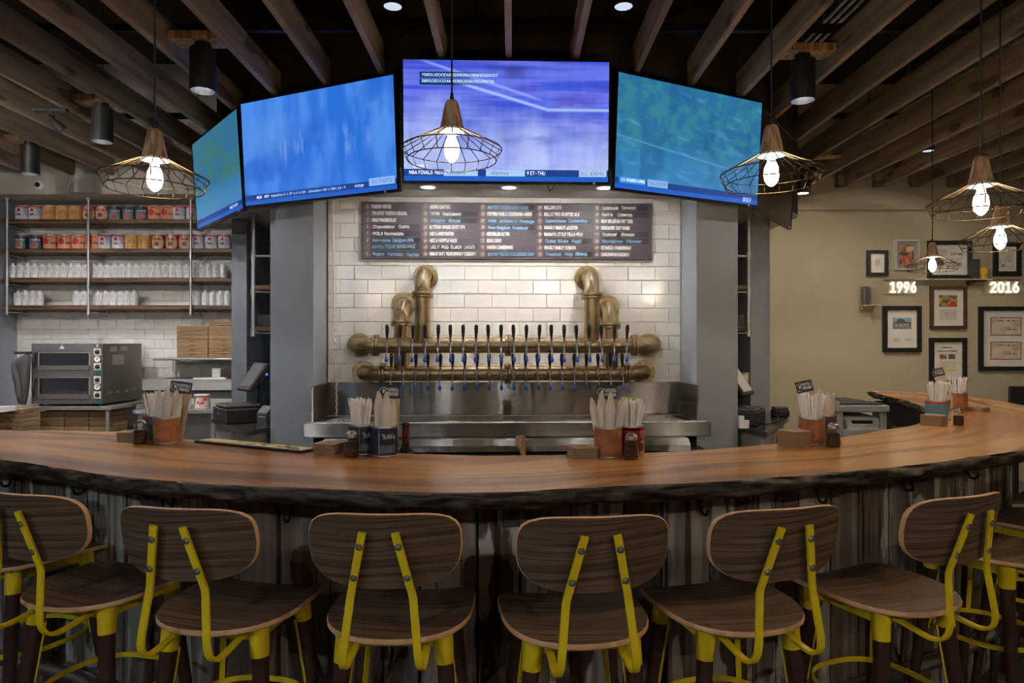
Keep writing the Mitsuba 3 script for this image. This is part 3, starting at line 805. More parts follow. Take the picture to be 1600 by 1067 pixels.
# ------------------------------------------------------------------ pendant lamps with wire cages
def pendant(x, y, zc, lab, s=1.0):
    """zc: the underside of the wooden cone."""
    d = thing('pendant_lamp', lab, 'pendant lamp', 'wire cage pendant lamps')
    at = lambda m: move(m, x, y, zc)
    part(d, 'cord', join(move(cyl(0.0032, zc + 0.11, 4.299, 8), x, y, 0), at(lathe([(0.006, 0.098), (0.0075, 0.105), (0.005, 0.125), (0.0032, 0.13)], 10))), 'mat_black', 40)
    part(d, 'socket_cone', at(lathe([(0, 0), (0.041, 0), (0.0415, 0.004), (0.024, 0.088), (0.018, 0.099), (0, 0.101)], 28)), 'mat_turned', 40, label='turned wooden cone')
    part(d, 'collar', at(lathe([(0, -0.012), (0.03, -0.012), (0.046, -0.009), (0.048, -0.003), (0.044, 0.0), (0, 0.0)], 28)), 'mat_enamel', 40)
    prof = [(0.046, -0.002), (0.174, -0.070), (0.155, -0.108)]
    n = 20
    cage = []
    for i in range(n):
        a = 2 * math.pi * i / n + 0.1
        cage.append(tube([(r * math.cos(a), r * math.sin(a), z) for r, z in prof], 0.0017, 5))
    ang = np.linspace(0, 2 * np.pi, 60, endpoint=False)
    for r, z in prof[1:]:
        cage.append(tube(np.stack([r * np.cos(ang), r * np.sin(ang), np.full(60, z)], 1), 0.0019, 5, True))
    part(d, 'wire_cage', at(join(*cage)), 'mat_wire', True, label='flared wire cage')
    part(d, 'bulb', at(lathe([(0, -0.118), (0.010, -0.113), (0.022, -0.098), (0.027, -0.075), (0.024, -0.05), (0.015, -0.03), (0.013, -0.012)], 20)), 'mat_glow', True, emitter=emit(BULB), label='glowing filament bulb')


PEND = [(-1.24, 2.37, 2.1264, 'wire cage pendant lamp hanging over the left of the bar'), (-0.2097, 2.38, 2.2295, 'wire cage pendant lamp in front of the middle television'),
        (0.9197, 2.42, 2.1559, 'wire cage pendant lamp in front of the golf television'), (1.7312, 2.52, 2.0421 + 0.03, 'nearest wire cage pendant lamp at the right edge'),
        (2.3455, 3.28, 2.0518, 'lower wire cage pendant lamp at the right edge, over a framed certificate'), (3.1034, 5.04, 2.1318, 'smallest wire cage pendant lamp hanging before the pictures')]
for a in PEND: pendant(*a)

# ------------------------------------------------------------------ the bar: live edge slab, plank front, foot rail
BZ, BT = 1.07, 0.055
OUT = [(-5.33, 3.02), (-4.4, 2.98), (-3.5, 2.86), (-2.6, 2.66), (-1.8324, 2.444), (-1.4899, 2.255), (-1.2004, 2.1032), (-0.937, 2.0197), (-0.7021, 1.9662), (-0.4895, 1.9272), (-0.3532, 1.8938),
       (-0.1936, 1.8776), (-0.03, 1.8856), (0.1244, 1.9229), (0.3302, 1.9795), (0.5416, 2.0206), (0.7419, 2.0832), (1.0851, 2.2094), (1.3414, 2.3085), (1.6034, 2.444), (1.9939, 2.6594),
       (2.75, 3.35), (3.2, 4.05), (3.47, 4.7), (3.575, 5.27), (3.5, 5.75), (3.27, 6.03)]
INN = [(-5.33, 3.72), (-4.4, 3.62), (-3.4, 3.42), (-2.4478, 3.2647), (-1.8993, 3.2167), (-1.3612, 2.9165), (-0.8656, 2.7004), (-0.4414, 2.5734), (-0.0473, 2.5214), (0.3108, 2.5508), (0.7303, 2.6594),
       (1.1182, 2.8407), (1.5, 3.0486), (1.8326, 3.3142), (2.1508, 3.5858), (2.52, 4.1), (2.80, 4.72), (2.97, 5.35), (3.14, 6.0)]


def curve(pts, n):
    p = np.array(pts, float)
    s = np.r_[0, np.cumsum(np.linalg.norm(np.diff(p, axis=0), axis=1))]
    d = PchipInterpolator(s, p)(np.linspace(0, s[-1], 900))
    for _ in range(60):
        d[1:-1] = d[1:-1] * 0.5 + (d[:-2] + d[2:]) * 0.25
    s = np.r_[0, np.cumsum(np.linalg.norm(np.diff(d, axis=0), axis=1))]
    u = np.linspace(0, s[-1], n)
    return np.stack([np.interp(u, s, d[:, 0]), np.interp(u, s, d[:, 1])], 1)


def normals_of(c):
    t = np.gradient(c, axis=0)
    t /= np.linalg.norm(t, axis=1, keepdims=True)
    return t, np.stack([t[:, 1], -t[:, 0]], 1)            # outward (towards the guests)


NS = 1100
oc, ic = curve(OUT, NS), curve(INN, NS)
ot, on_ = normals_of(oc)
it, in_ = normals_of(ic)
fine_tree, fine_s = None, None
fo = curve(OUT, 2400)
fs = np.r_[0, np.cumsum(np.linalg.norm(np.diff(fo, axis=0), axis=1))]
tree = cKDTree(fo)


def slab_uv(xy):
    d, i = tree.query(xy)
    return np.stack([fs[i], d], 1)


# rough outer and inner rims: rings of points from the top edge round to the bottom edge
sarc = fs[-1] * np.arange(NS) / (NS - 1)
wob = (meshkit.fbm(np.stack([sarc * 2.2, sarc * 0 + 1, sarc * 0], 1), 3) - 0.5) * 0.045
wobi = (meshkit.fbm(np.stack([sarc * 2.0, sarc * 0 + 7, sarc * 0], 1), 3) - 0.5) * 0.05
sec_o = [(0.0, 0.0), (0.006, -0.003), (0.012, -0.012), (0.018, -0.024), (0.012, -0.036), (0.0, -0.047), (-0.02, -0.055)]
rims = []
for side, (c, nn, w, sgn) in enumerate(((oc, on_, wob, 1), (ic, in_, wobi, -1))):
    rows = []
    for j, (dx, dz) in enumerate(sec_o):
        p3 = np.stack([sarc * 11, np.full(NS, j * 0.9), np.full(NS, side * 5.0)], 1)
        rough = (meshkit.fbm(p3, 5, 3) - 0.5) * 0.066 * (0.22 if j == 0 else 1.0)
        off = sgn * (dx + rough) + sgn * w * 0.6
        q = c + nn * off[:, None]
        rows.append(np.concatenate([q, (BZ + dz + (meshkit.fbm(p3 * 1.7, 3, 9) - 0.5) * (0.0 if j < 1 else 0.014))[:, None]], 1))
    rims.append(np.array(rows))
top_rows = [rims[0][0] * (1 - t) + rims[1][0] * t for t in np.linspace(0, 1, 9)]
bar = thing('bar_counter', 'long curved live-edge wooden bar counter with glossy orange-brown top', 'bar counter')


def grid(rows):
    rows = np.array(rows)
    r, n = rows.shape[:2]
    i, j = np.meshgrid(np.arange(r - 1), np.arange(n - 1), indexing='ij')
    a = (i * n + j).ravel()
    f = np.concatenate([np.stack([a, a + 1, a + n + 1], 1), np.stack([a, a + n + 1, a + n], 1)])
    return rows.reshape(-1, 3), f


v, f = grid(top_rows)
bot = [rims[0][-1] * (1 - t) + rims[1][-1] * t for t in (0, 1)]
vb, fb = grid(bot)
ends = []
vv = np.concatenate([v, vb])
ff = np.concatenate([f, fb[:, ::-1] + len(v)])
uv = np.concatenate([slab_uv(v[:, :2]), slab_uv(vb[:, :2])])
part(bar, 'slab_top', mesh(vv, ff), 'mat_slab', False, uv)
for side, nm in ((0, 'live_edge'), (1, 'live_edge')):
    v, f = grid(rims[side])
    part(bar, nm, mesh(v, f if side else f[:, ::-1]), 'mat_bark', 55, label='rough dark bark edge' if side == 0 else None)
for e in (0, -1):
    loop = np.concatenate([rims[0][:, e], rims[1][::-1, e]])
    cpt = loop.mean(0)
    n = len(loop)
    part(bar, 'sawn_end', mesh(np.vstack([loop, cpt]), [(i, (i + 1) % n, n) for i in range(n)]), 'mat_bark')

SET = 0.27                                                # the plank front stands back under the overhang
face = fo + normals_of(fo)[1] * -SET
face_s = np.r_[0, np.cumsum(np.linalg.norm(np.diff(face, axis=0), axis=1))]
face_t, face_n = normals_of(face)


def on_face(s):
    i = int(np.clip(np.searchsorted(face_s, s), 0, len(face) - 1))
    return face[i], face_t[i], face_n[i]


def s_at_px(tx):
    """Arc position where the front stands under the slope x/y = tx."""
    k = np.where(face[:, 1] < 4.2)[0]
    return face_s[k[np.argmin(np.abs(face[k, 0] / face[k, 1] - tx))]]


base = thing('plank_wall', 'bar front clad in weathered upright planks beneath the counter', 'bar front')
sm = sg.LineString(fo[::8] + normals_of(fo)[1][::8] * -(SET + 0.02 + 0.09)).buffer(0.085, cap_style=2)
part(base, 'carcass', prism(sm, 0.0, BZ - BT - 0.012), 'mat_charcoal')
icf = curve(INN, 200)
ledge = sg.LineString(icf[:-16] + normals_of(icf)[1][:-16] * 0.10).buffer(0.14, cap_style=2)
part(base, 'work_shelf', prism(ledge, 0.84, 0.86), 'mat_dark_steel')
part(base, 'inner_panel', prism(sg.LineString(icf[:-4] + normals_of(icf)[1][:-4] * 0.20).buffer(0.012, cap_style=2), 0.0, BZ - BT - 0.012), 'mat_charcoal')
s, i = 2.1, 0
s_end = face_s[-1] - 0.15
while s < s_end:
    w = float(rng.choice([0.10, 0.125, 0.15, 0.17, 0.185]) * rng.uniform(0.92, 1.05))
    p0, t0, n0 = on_face(s + w / 2)
    th = 0.018 + float(rng.uniform(0, 0.014))
    c = cbox(-w / 2 + 0.0015, w / 2 - 0.0015, -th, 0.022, 0.005, BZ - BT - 0.014 - float(rng.uniform(0, 0.004)), 0.003)
    uvp = np.stack([i * 10.0 + 5 + np.array(c.vertices)[:, 0], np.array(c.vertices)[:, 2]], 1)
    M = np.eye(4)
    M[:2, 0], M[:2, 1], M[:2, 3] = t0, -n0, p0
    c.apply_transform(M)
    part(base, 'plank', c, 'mat_plank', False, uvp)
    s += w + float(rng.uniform(0.001, 0.004))
    i += 1

hook_shape = shape(tube(smooth_path([(0, 0, 0.0), (0, -0.004, -0.035), (0, -0.018, -0.052), (0, -0.036, -0.048), (0, -0.042, -0.030)], 16), 0.005, 8), 'mat_black', True)
plate_shape = shape(cbox(-0.011, 0.011, -0.004, 0.003, -0.02, 0.025, 0.002), 'mat_black')
for i, px in enumerate((-0.7201, -0.6120, -0.4836, -0.3158, 0.2671, 0.4367, 0.5605, 0.6532, 0.7132)):
    q, t0, n0 = on_face(s_at_px(px))
    k = thing('coat_hook', f'black coat hook under the counter edge, {nth(i)} from the left', 'hook', 'coat hooks under the bar')
    a = math.degrees(math.atan2(t0[1], t0[0]))
    for nm, sh in (('hook', hook_shape), ('plate', plate_shape)):
        part(k, nm, sh, None, tw=place(q[0] + n0[0] * 0.034, q[1] + n0[1] * 0.034, 0.965, a))
for i, px in enumerate((-0.5155, 0.0094, 0.5877)):
    q, t0, n0 = on_face(s_at_px(px))
    k = thing('power_outlet', f'dark power outlet on the plank front, {("left", "middle", "right")[i]} of three', 'outlet', 'power outlets on the bar front')
    a = math.degrees(math.atan2(t0[1], t0[0]))
    tw = place(q[0] + n0[0] * 0.032, q[1] + n0[1] * 0.032, 0.945, a)
    part(k, 'cover_plate', cbox(-0.058, 0.058, -0.004, 0.004, -0.036, 0.036, 0.003), 'mat_charcoal', tw=tw)
    part(k, 'socket', join(box(-0.04, -0.008, -0.006, -0.003, -0.014, 0.014), box(0.008, 0.04, -0.006, -0.003, -0.014, 0.014)), 'mat_black', tw=tw)
fr = thing('foot_rail', 'shiny steel foot rail pipe along the bottom of the bar front', 'foot rail')
i0, i1 = np.searchsorted(face_s, 1.2), np.searchsorted(face_s, s_end)
rail = (face + face_n * 0.078)[i0:i1:12]
part(fr, 'pipe', tube(np.concatenate([rail, np.full((len(rail), 1), 0.235)], 1), 0.028, 14), 'mat_chrome', True)
for i in range(4, len(rail), 14):
    q, n0 = face[i0 + 12 * i], face_n[i0 + 12 * i]
    part(fr, 'coupling', aim(cyl(0.033, -0.05, 0.05, 16), (*rail[i], 0.235), (*face_t[i0 + 12 * i], 0)), 'mat_charcoal', 40)
    part(fr, 'bracket', tube([(*(q + n0 * 0.02), 0.235), (*rail[i], 0.235), (*rail[i], 0.0)], 0.014, 8), 'mat_charcoal')

# ------------------------------------------------------------------ bar stools
def stool_parts():
    S = []                                                   # (name, shape, label)
    n = 48
    ang = np.linspace(0, 2 * np.pi, n, endpoint=False)

    def outline(sc=1.0):
        out = []
        for a in ang:
            c, s_ = math.cos(a), math.sin(a)
            e = 3.6 if s_ > 0 else 2.35
            r = (abs(c) ** e + abs(s_) ** e) ** (-1 / e)
            x, y = r * c, r * s_
            wid = 0.196 + 0.006 * y if y > 0 else 0.196
            out.append((wid * x * sc, 0.212 * y * sc))
        return np.array(out)

    def seat_z(x, y):
        return 0.748 + 0.014 * (x / 0.2) ** 2 - 0.02 * np.clip((y - 0.12) / 0.09, 0, 2) ** 2 + 0.006 * np.clip((-y - 0.1) / 0.1, 0, 2) ** 2

    rings = [outline(sc) for sc in (0.0, 0.3, 0.55, 0.78, 0.93, 0.985)] + [outline(1.0)]
    for nm, dz in (('top', 0.0), ('bottom', -0.015)):
        pass
    vt = [np.array([[0, 0, seat_z(0, 0)]])] + [np.c_[r, seat_z(r[:, 0], r[:, 1]) - (0.002 if k == 5 else 0)] for k, r in enumerate(rings[1:])]
    vb = [np.array([[0, 0, seat_z(0, 0) - 0.015]])] + [np.c_[r, seat_z(r[:, 0], r[:, 1]) - 0.015] for r in rings[1:]]

    def disc(v, flip):
        f = [(0, 1 + j, 1 + (j + 1) % n) for j in range(n)]
        for r in range(len(v) - 2):
            a, b = 1 + r * n, 1 + (r + 1) * n
            for j in range(n):
                j2 = (j + 1) % n
                f += [(a + j, b + j, b + j2), (a + j, b + j2, a + j2)]
        f = np.array(f)
        return np.concatenate(v), f[:, ::-1] if flip else f

    a, fa = disc(vt[:-1], False)
    b, fb_ = disc(vb[:-1], True)
    m = mesh(np.concatenate([a, b]), np.concatenate([fa, fb_ + len(a)]))
    S.append(('seat', shape(m, 'mat_veneer', True, np.array(m.vertices)[:, :2] + 3.0), None))

    def rim(t1, t2, b1, b2):
        v = np.concatenate([t1, t2, b2, b1])
        f = []
        for r in range(3):
            for j in range(n):
                j2 = (j + 1) % n
                f += [(r * n + j, (r + 1) * n + j, (r + 1) * n + j2), (r * n + j, (r + 1) * n + j2, r * n + j2)]
        return mesh(v, f)

    t2 = vt[-1] - [0, 0, 0.004]
    b2 = vb[-1] + [0, 0, 0.003]
    S.append(('seat__edge_band', shape(rim(vt[-2], t2, vb[-2], b2), 'mat_ply_edge', 40), 'pale plywood edge'))

    # backrest: curved panel, rounder below
    def bout(sc=1.0):
        out = []
        for a_ in ang:
            c, s_ = math.cos(a_), math.sin(a_)
            e = 4.2 if s_ > 0 else 3.0
            r = (abs(c) ** e + abs(s_) ** e) ** (-1 / e)
            x, z = r * c, r * s_
            wx = 0.186 * (1 - 0.05 * max(0, -z))
            out.append((wx * x * sc, 0.093 * z * sc))
        return np.array(out)

    def bpos(q, off):
        x, z = q[:, 0], q[:, 1]
        y = -0.272 + 0.052 * (x / 0.186) ** 2 - 0.19 * z - off
        return np.c_[x, y, 0.992 + z]

    rb = [bout(sc) for sc in (0.0, 0.35, 0.65, 0.88, 0.985, 1.0)]
    vf = [bpos(rb[0][:1], 0.0)] + [bpos(r, 0.0) for r in rb[1:]]
    vk = [bpos(rb[0][:1], 0.013)] + [bpos(r, 0.013) for r in rb[1:]]
    a, fa = disc(vf[:-1], True)
    b, fb_ = disc(vk[:-1], False)
    m = mesh(np.concatenate([a, b]), np.concatenate([fa, fb_ + len(a)]))
    uvb = np.array(m.vertices)[:, [0, 2]] * [1, 1] + [5.0, 0]
    S.append(('backrest', shape(m, 'mat_veneer', True, uvb), None))
    tb, bb = vf[-1] + [0, -0.002, 0], vk[-1] + [0, 0.002, 0]
    S.append(('backrest__edge_band', shape(rim(vf[-2], tb, vk[-2], bb), 'mat_ply_edge', 40), 'pale plywood edge'))

    flat = [(-0.0095, -0.0045), (0.0095, -0.0045), (0.0095, 0.0045), (-0.0095, 0.0045)]
    flat = [(-0.0095, -0.003), (-0.008, -0.0045), (0.008, -0.0045), (0.0095, -0.003), (0.0095, 0.003), (0.008, 0.0045), (-0.008, 0.0045), (-0.0095, 0.003)]
    for sd in (-1, 1):
        pts = [(sd * 0.088, -0.10, 0.724), (sd * 0.094, -0.300, 0.698), (sd * 0.074, -0.276, 0.885), (sd * 0.038, -0.312, 1.045)]
        path = fillet(pts, 0.062, 10)
        tt = np.gradient(path, axis=0)
        tt /= np.linalg.norm(tt, axis=1, keepdims=True)
        side = np.array([1.0, 0, 0])
        nrm = np.cross(np.broadcast_to(side, tt.shape), tt)
        nrm /= np.linalg.norm(nrm, axis=1, keepdims=True)
        a_ = np.cross(tt, nrm)
        q = np.array(flat)
        v = (path[:, None] + q[None, :, :1] * a_[:, None] + q[None, :, 1:] * nrm[:, None]).reshape(-1, 3)
        k = len(q)
        f = []
        for i in range(len(path) - 1):
            for j in range(k):
                j2 = (j + 1) % k
                f += [(i * k + j, i * k + j2, (i + 1) * k + j2), (i * k + j, (i + 1) * k + j2, (i + 1) * k + j)]
        f += [(0, j + 1, j) for j in range(1, k - 1)] + [((len(path) - 1) * k, (len(path) - 1) * k + j, (len(path) - 1) * k + j + 1) for j in range(1, k - 1)]
        m = mesh(v, f)
        if m.volume < 0: m.invert()
        S.append(('back_support', shape(m, 'mat_yellow', 30), 'bent yellow steel strip'))
        for zb in (0.935, 1.012):
            t = (zb - 0.885) / (1.045 - 0.885)
            bx = sd * (0.074 + (0.038 - 0.074) * t)
            by = -0.276 + (-0.312 + 0.276) * t
            S.append(('back_support' + ('' if sd < 0 else '_001') + '__bolt', shape(aim(lathe([(0.0085, 0), (0.0082, 0.003), (0.006, 0.0055), (0, 0.0065)], 12), (bx, by - 0.0045, zb), (0, -1, -0.2)), 'mat_chrome', 40), None))

    for i, (sx, sy) in enumerate(((-1, -1), (1, -1), (-1, 1), (1, 1))):
        top, foot = np.array([sx * 0.125, sy * 0.118, 0.735]), np.array([sx * 0.195, sy * 0.188, 0.0])
        d = foot - top
        L = np.linalg.norm(d)
        leg = lathe([(0, 0), (0.013, 0), (0.014, 0.006), (0.0215, L * 0.86), (0.0215, L * 0.99), (0, L * 0.99)], 18)
        S.append(('leg', shape(aim(leg, foot, -d), 'mat_leg', 40), None))
        ln = '' if i == 0 else f'_{i:03d}'
        cap = lathe([(0.0216, L - 0.074), (0.0238, L - 0.0735), (0.0265, L - 0.005), (0.0265, L), (0, L)], 18)
        S.append((f'leg{ln}__ferrule', shape(aim(cap, foot, -d), 'mat_yellow', 40), 'yellow steel ferrule'))
        inward = np.array([-sx, -sy, 0]) / math.sqrt(2)
        p0 = top + d * 0.10 + inward * 0.026
        p1 = top + d * 0.40 + inward * 0.021
        tang = np.array([sx, -sy, 0]) / math.sqrt(2)
        m = sweep([p0, p1], [(-0.008, -0.002), (0.008, -0.002), (0.008, 0.002), (-0.008, 0.002)], up=inward)
        S.append(('leg_strap', shape(m, 'mat_yellow'), None))
    # apron and foot ring
    ap = []
    for p, q in (((-.12, -.118), (.12, -.118)), ((-.12, .118), (.12, .118)), ((-.125, -.11), (-.125, .11)), ((.125, -.11), (.125, .11))):
        ap.append(hull([(p[0] + dx, p[1] + dy, z) for dx in (-.003, .003) for dy in (-.003, .003) for z in (0.700, 0.733)] + [(q[0] + dx, q[1] + dy, z) for dx in (-.003, .003) for dy in (-.003, .003) for z in (0.700, 0.733)]))
    S.append(('seat_frame', shape(join(*ap), 'mat_yellow'), None))
    a2 = np.linspace(0, 2 * np.pi, 64, endpoint=False)
    rr = 0.163 * (np.abs(np.cos(a2)) ** 2.6 + np.abs(np.sin(a2)) ** 2.6) ** (-1 / 2.6)
    rg = np.c_[rr * np.cos(a2), rr * np.sin(a2), np.full(64, 0.455)]
    S.append(('foot_ring', shape(sweep(rg, [(-0.002, -0.008), (0.002, -0.008), (0.002, 0.008), (-0.002, 0.008)], up=(0, 0, 1), closed=True), 'mat_yellow', 40), 'yellow ring joining the legs'))
    return S


STOOL = stool_parts()


def stool(x, y, deg, lab):
    """x, y: the middle of the backrest in plan; deg: turned counter-clockwise from facing away from the viewer."""
    k = thing('bar_stool', lab, 'bar stool', 'bar stools along the counter')
    a = math.radians(deg)
    ox, oy = x - math.sin(a) * 0.275, y + math.cos(a) * 0.275
    tw = place(ox, oy, 0, deg)
    cnt = {}
    for nm, sh, lb in STOOL:
        c = cnt.get(nm, 0)
        cnt[nm] = c + 1
        key = f'{k}__{nm}' + (f'_{c:03d}' if c else '')
        put(key, sh, tw)
        if lb: labels[key] = {'label': lb}


STOOLS = [(-1.82, 2.16, -25), (-1.315, 1.825, -16), (-0.815, 1.665, -9), (-0.307, 1.61, -1), (0.198, 1.585, 7), (0.668, 1.665, 15), (1.20, 1.80, 22), (1.85, 2.225, 30), (2.35, 2.59, 38), (2.80, 3.0, 47)]
SL = ['walnut bar stool with yellow frame cut off by the left edge, mostly hidden', 'walnut bar stool at the left edge, its left side cut off', 'walnut bar stool with yellow supports, second whole backrest from the left',
      'walnut bar stool left of the middle, before the navy tins', 'walnut bar stool right of the middle, before the copper and red tins', 'walnut bar stool third from the right edge, turned slightly left',
      'walnut bar stool at right, turned clearly to the left', 'walnut bar stool cut off by the right edge', 'walnut bar stool beyond the right edge of the view', 'walnut bar stool at the right bend of the bar']
for a, lb in zip(STOOLS, SL): stool(*a, lb)

# ------------------------------------------------------------------ beer board
bd = thing('beer_board', 'long purple-black beer list board with numbered white lettering', 'menu board')
BX0, BX1, BZ0, BZ1, BY = -1.0921, 1.0245, 2.0984, 2.5138, 4.98
part(bd, 'panel', core(cbox(BX0, BX1, BY, BY + 0.018, BZ0, BZ1, 0.003)), 'mat_board')
BEERS = [('PARISH ENVIE', 0), ('TIN ROOF VOODOO BENGAL', 0), ('SWEETWATER BLUE', 0), ('Chandeleur   Osiris', 1), ('NOLA Revivalists', 1), ('Rahr+Sons  Dadgum IPA', 2), ('BAYOU TECHE BIERE PALE', 2), ('Rogue   Paradise   Pucker', 2),
         ('CROWD CONTROL', 0), ('DFHB   SeaQuench', 1), ('Angry  Rosé', 2), ('ELYSIAN SPACE DUST IPA', 0), ('ABITA ANDYGATOR', 0), ('ABITA PURPLE HAZE', 0), ('UGLY  PUG  BLACK  LAGER', 1), ('GREAT RAFT REASONABLY CORRUPT', 0),
         ('BAYOU TECHE EAST SIDE', 2), ('CRYING EAGLE LOUISIANA LAGER', 0), ("Abita  Jockamo's  Revenge", 2), ('New Belgium  Ponderer', 2), ('MICHELOB ULTRA', 0), ('BUD LIGHT', 0), ('PARISH CANEBRAKE', 0), ('BAYOU TECHE COCODRIE DDH', 2),
         ('MILLER LITE', 0), ("BELL'S TWO HEARTED ALE", 0), ('ClownShoes  Clementine', 2), ('GNARLY BARLEY JUCIFER', 0), ("MAMA'S LITTLE YELLA PILS", 0), ('Oskar Blues   Fugli', 2), ('GNARLY BARLEY KOROVA', 0), ('Tropical   Hop  Rising', 2),
         ('Catahoula   Common', 1), ("Bell's    Oberon", 1), ('NEW BELGIUM FAT TIRE', 0), ('WISEACRE TINY BOMB', 0), ('TinRoof    Blonde', 1), ('Warsteiner   Pilsener', 2), ('ESTANCIA CHARDONNAY', 0), ('CONCANNON CABERNET', 0)]


def fat(m, d):
    return join(m, move(m, d, 0, 0.0), move(m, 0, 0, d), move(m, d, 0, d))


colw, roww = (BX1 - BX0 - 0.03) / 5, 0.0487
line_m = []
for i, (s, kind) in enumerate(BEERS):
    c, r = divmod(i, 8)
    x = BX0 + 0.043 + c * colw
    z = BZ1 - 0.036 - r * roww
    a = np.linspace(0, 2 * np.pi, 24, endpoint=False)
    ring = move(tube(np.stack([0.0185 * np.cos(a), 0 * a, 0.0185 * np.sin(a)], 1), 0.0018, 4, True), x, BY - 0.0005, z)
    nt = fat(text(str(i + 1), 0.019, 0.009 if i < 9 else 0.019, 0.15), 0.0007)
    nt = move(nt, x - (0.004 if i < 9 else 0.009), BY - 0.0005, z - 0.0085)
    line_m.append(box(x + 0.03, x + colw - 0.035, BY - 0.0006, BY, z - 0.0255, z - 0.0240))
    est = 0.0117 * len(s) if kind == 0 else 0.0128 * len(s)
    wmax = colw - 0.078
    if kind:
        part(bd, 'chalk_strip', core(box(x + 0.031, x + colw - 0.038, BY - 0.0009, BY, z - 0.0205, z + 0.0215)), 'mat_chalk_panel')
        t = fat(text(s, 0.0235, min(wmax, max(est * 1.1, 0.22)), 0.12 if s != s.upper() else 0.05, bold=True), 0.0006)
        rngz = rot(t, float(rng.normal(0, 0.4)), (0, 1, 0))
        tm = move(rngz, x + 0.036, BY - 0.0016, z - 0.0115)
    else:
        tm = move(fat(text(s, 0.0240, min(wmax + 0.01, est)), 0.0015), x + 0.031, BY - 0.0006, z - 0.0115)
    e = part(bd, 'entry', core(tm), 'mat_ink_blue' if kind == 2 else 'mat_ink_white', label=('printed white beer name', 'handwritten white beer name', 'handwritten light blue beer name')[kind])
    part(e, 'number', core(nt), 'mat_ink_white')
    part(e, 'number_ring', core(ring), 'mat_copper_ring', label='thin copper ring')
for m in line_m: part(bd, 'row_line', core(m), 'mat_board_line')

# ------------------------------------------------------------------ beer towers of brass pipe with taps
def arc(c, u, w, r, n=10):
    """Quarter turn from c + r*u towards c + r*w."""
    c, u, w = map(np.array, (c, u, w))
    return [tuple(c + r * (u * math.cos(t) + w * math.sin(t))) for t in np.linspace(0, math.pi / 2, n)]


def flange(pos, ax, r_in, r_out, th, bolts, bolt_out=True):
    """A collar ring with bolts, axis along ax."""
    body = lathe([(r_in, -th / 2), (r_out - 0.003, -th / 2), (r_out, -th / 2 + 0.003), (r_out, th / 2 - 0.003), (r_out - 0.003, th / 2), (r_in, th / 2)], 36)
    bs = []
    rb = (r_in + r_out) / 2 + 0.003
    for i in range(bolts):
        a = 2 * math.pi * (i + 0.5) / bolts
        bs.append(move(lathe([(0, -th / 2 - 0.005), (0.0065, -th / 2 - 0.004), (0.0065, th / 2 + 0.004), (0, th / 2 + 0.006)], 8), rb * math.cos(a), rb * math.sin(a), 0))
    return aim(body, pos, ax), aim(join(*bs), pos, ax)


handle_s = shape(lathe([(0, 0.045), (0.006, 0.046), (0.0075, 0.055), (0.0115, 0.085), (0.0135, 0.115), (0.0120, 0.132), (0.006, 0.141), (0, 0.142)], 14), 'mat_black_handle', True)
handle_s = shape(move(lathe([(0, 0.045), (0.006, 0.046), (0.0075, 0.055), (0.0115, 0.085), (0.0135, 0.115), (0.0120, 0.132), (0.006, 0.141), (0, 0.142)], 14), 0, -0.042, 0), 'mat_black_handle', True)
faucet_m = join(aim(cyl(0.017, 0, 0.012, 12), (0, 0.004, 0), (0, -1, 0)), aim(cyl(0.0085, 0, 0.03, 12), (0, -0.01, 0), (0, -1, 0)), aim(cyl(0.016, 0, 0.016, 12), (0, -0.020, 0), (0, -1, 0)),
                move(lathe([(0, -0.022), (0.013, -0.02), (0.015, -0.005), (0.0155, 0.008), (0.010, 0.018), (0.007, 0.026), (0.0095, 0.032), (0.0095, 0.046), (0, 0.047)], 14), 0, -0.042, 0),
                tube(smooth_path([(0, -0.044, -0.012), (0, -0.056, -0.030), (0, -0.066, -0.050), (0, -0.068, -0.082)], 10), 0.0065, 8), box(0.010, 0.026, -0.046, -0.040, -0.004, 0.004), move(cyl(0.009, -0.03, -0.022, 10), 0, -0.046, 0))
faucet_s = shape(faucet_m, 'mat_chrome', 40)
plug_s = shape(move(lathe([(0, -0.118), (0.004, -0.116), (0.012, -0.105), (0.0115, -0.092), (0.008, -0.084), (0.0068, -0.075), (0, -0.074)], 12), 0, -0.068, 0), 'mat_blue', True)


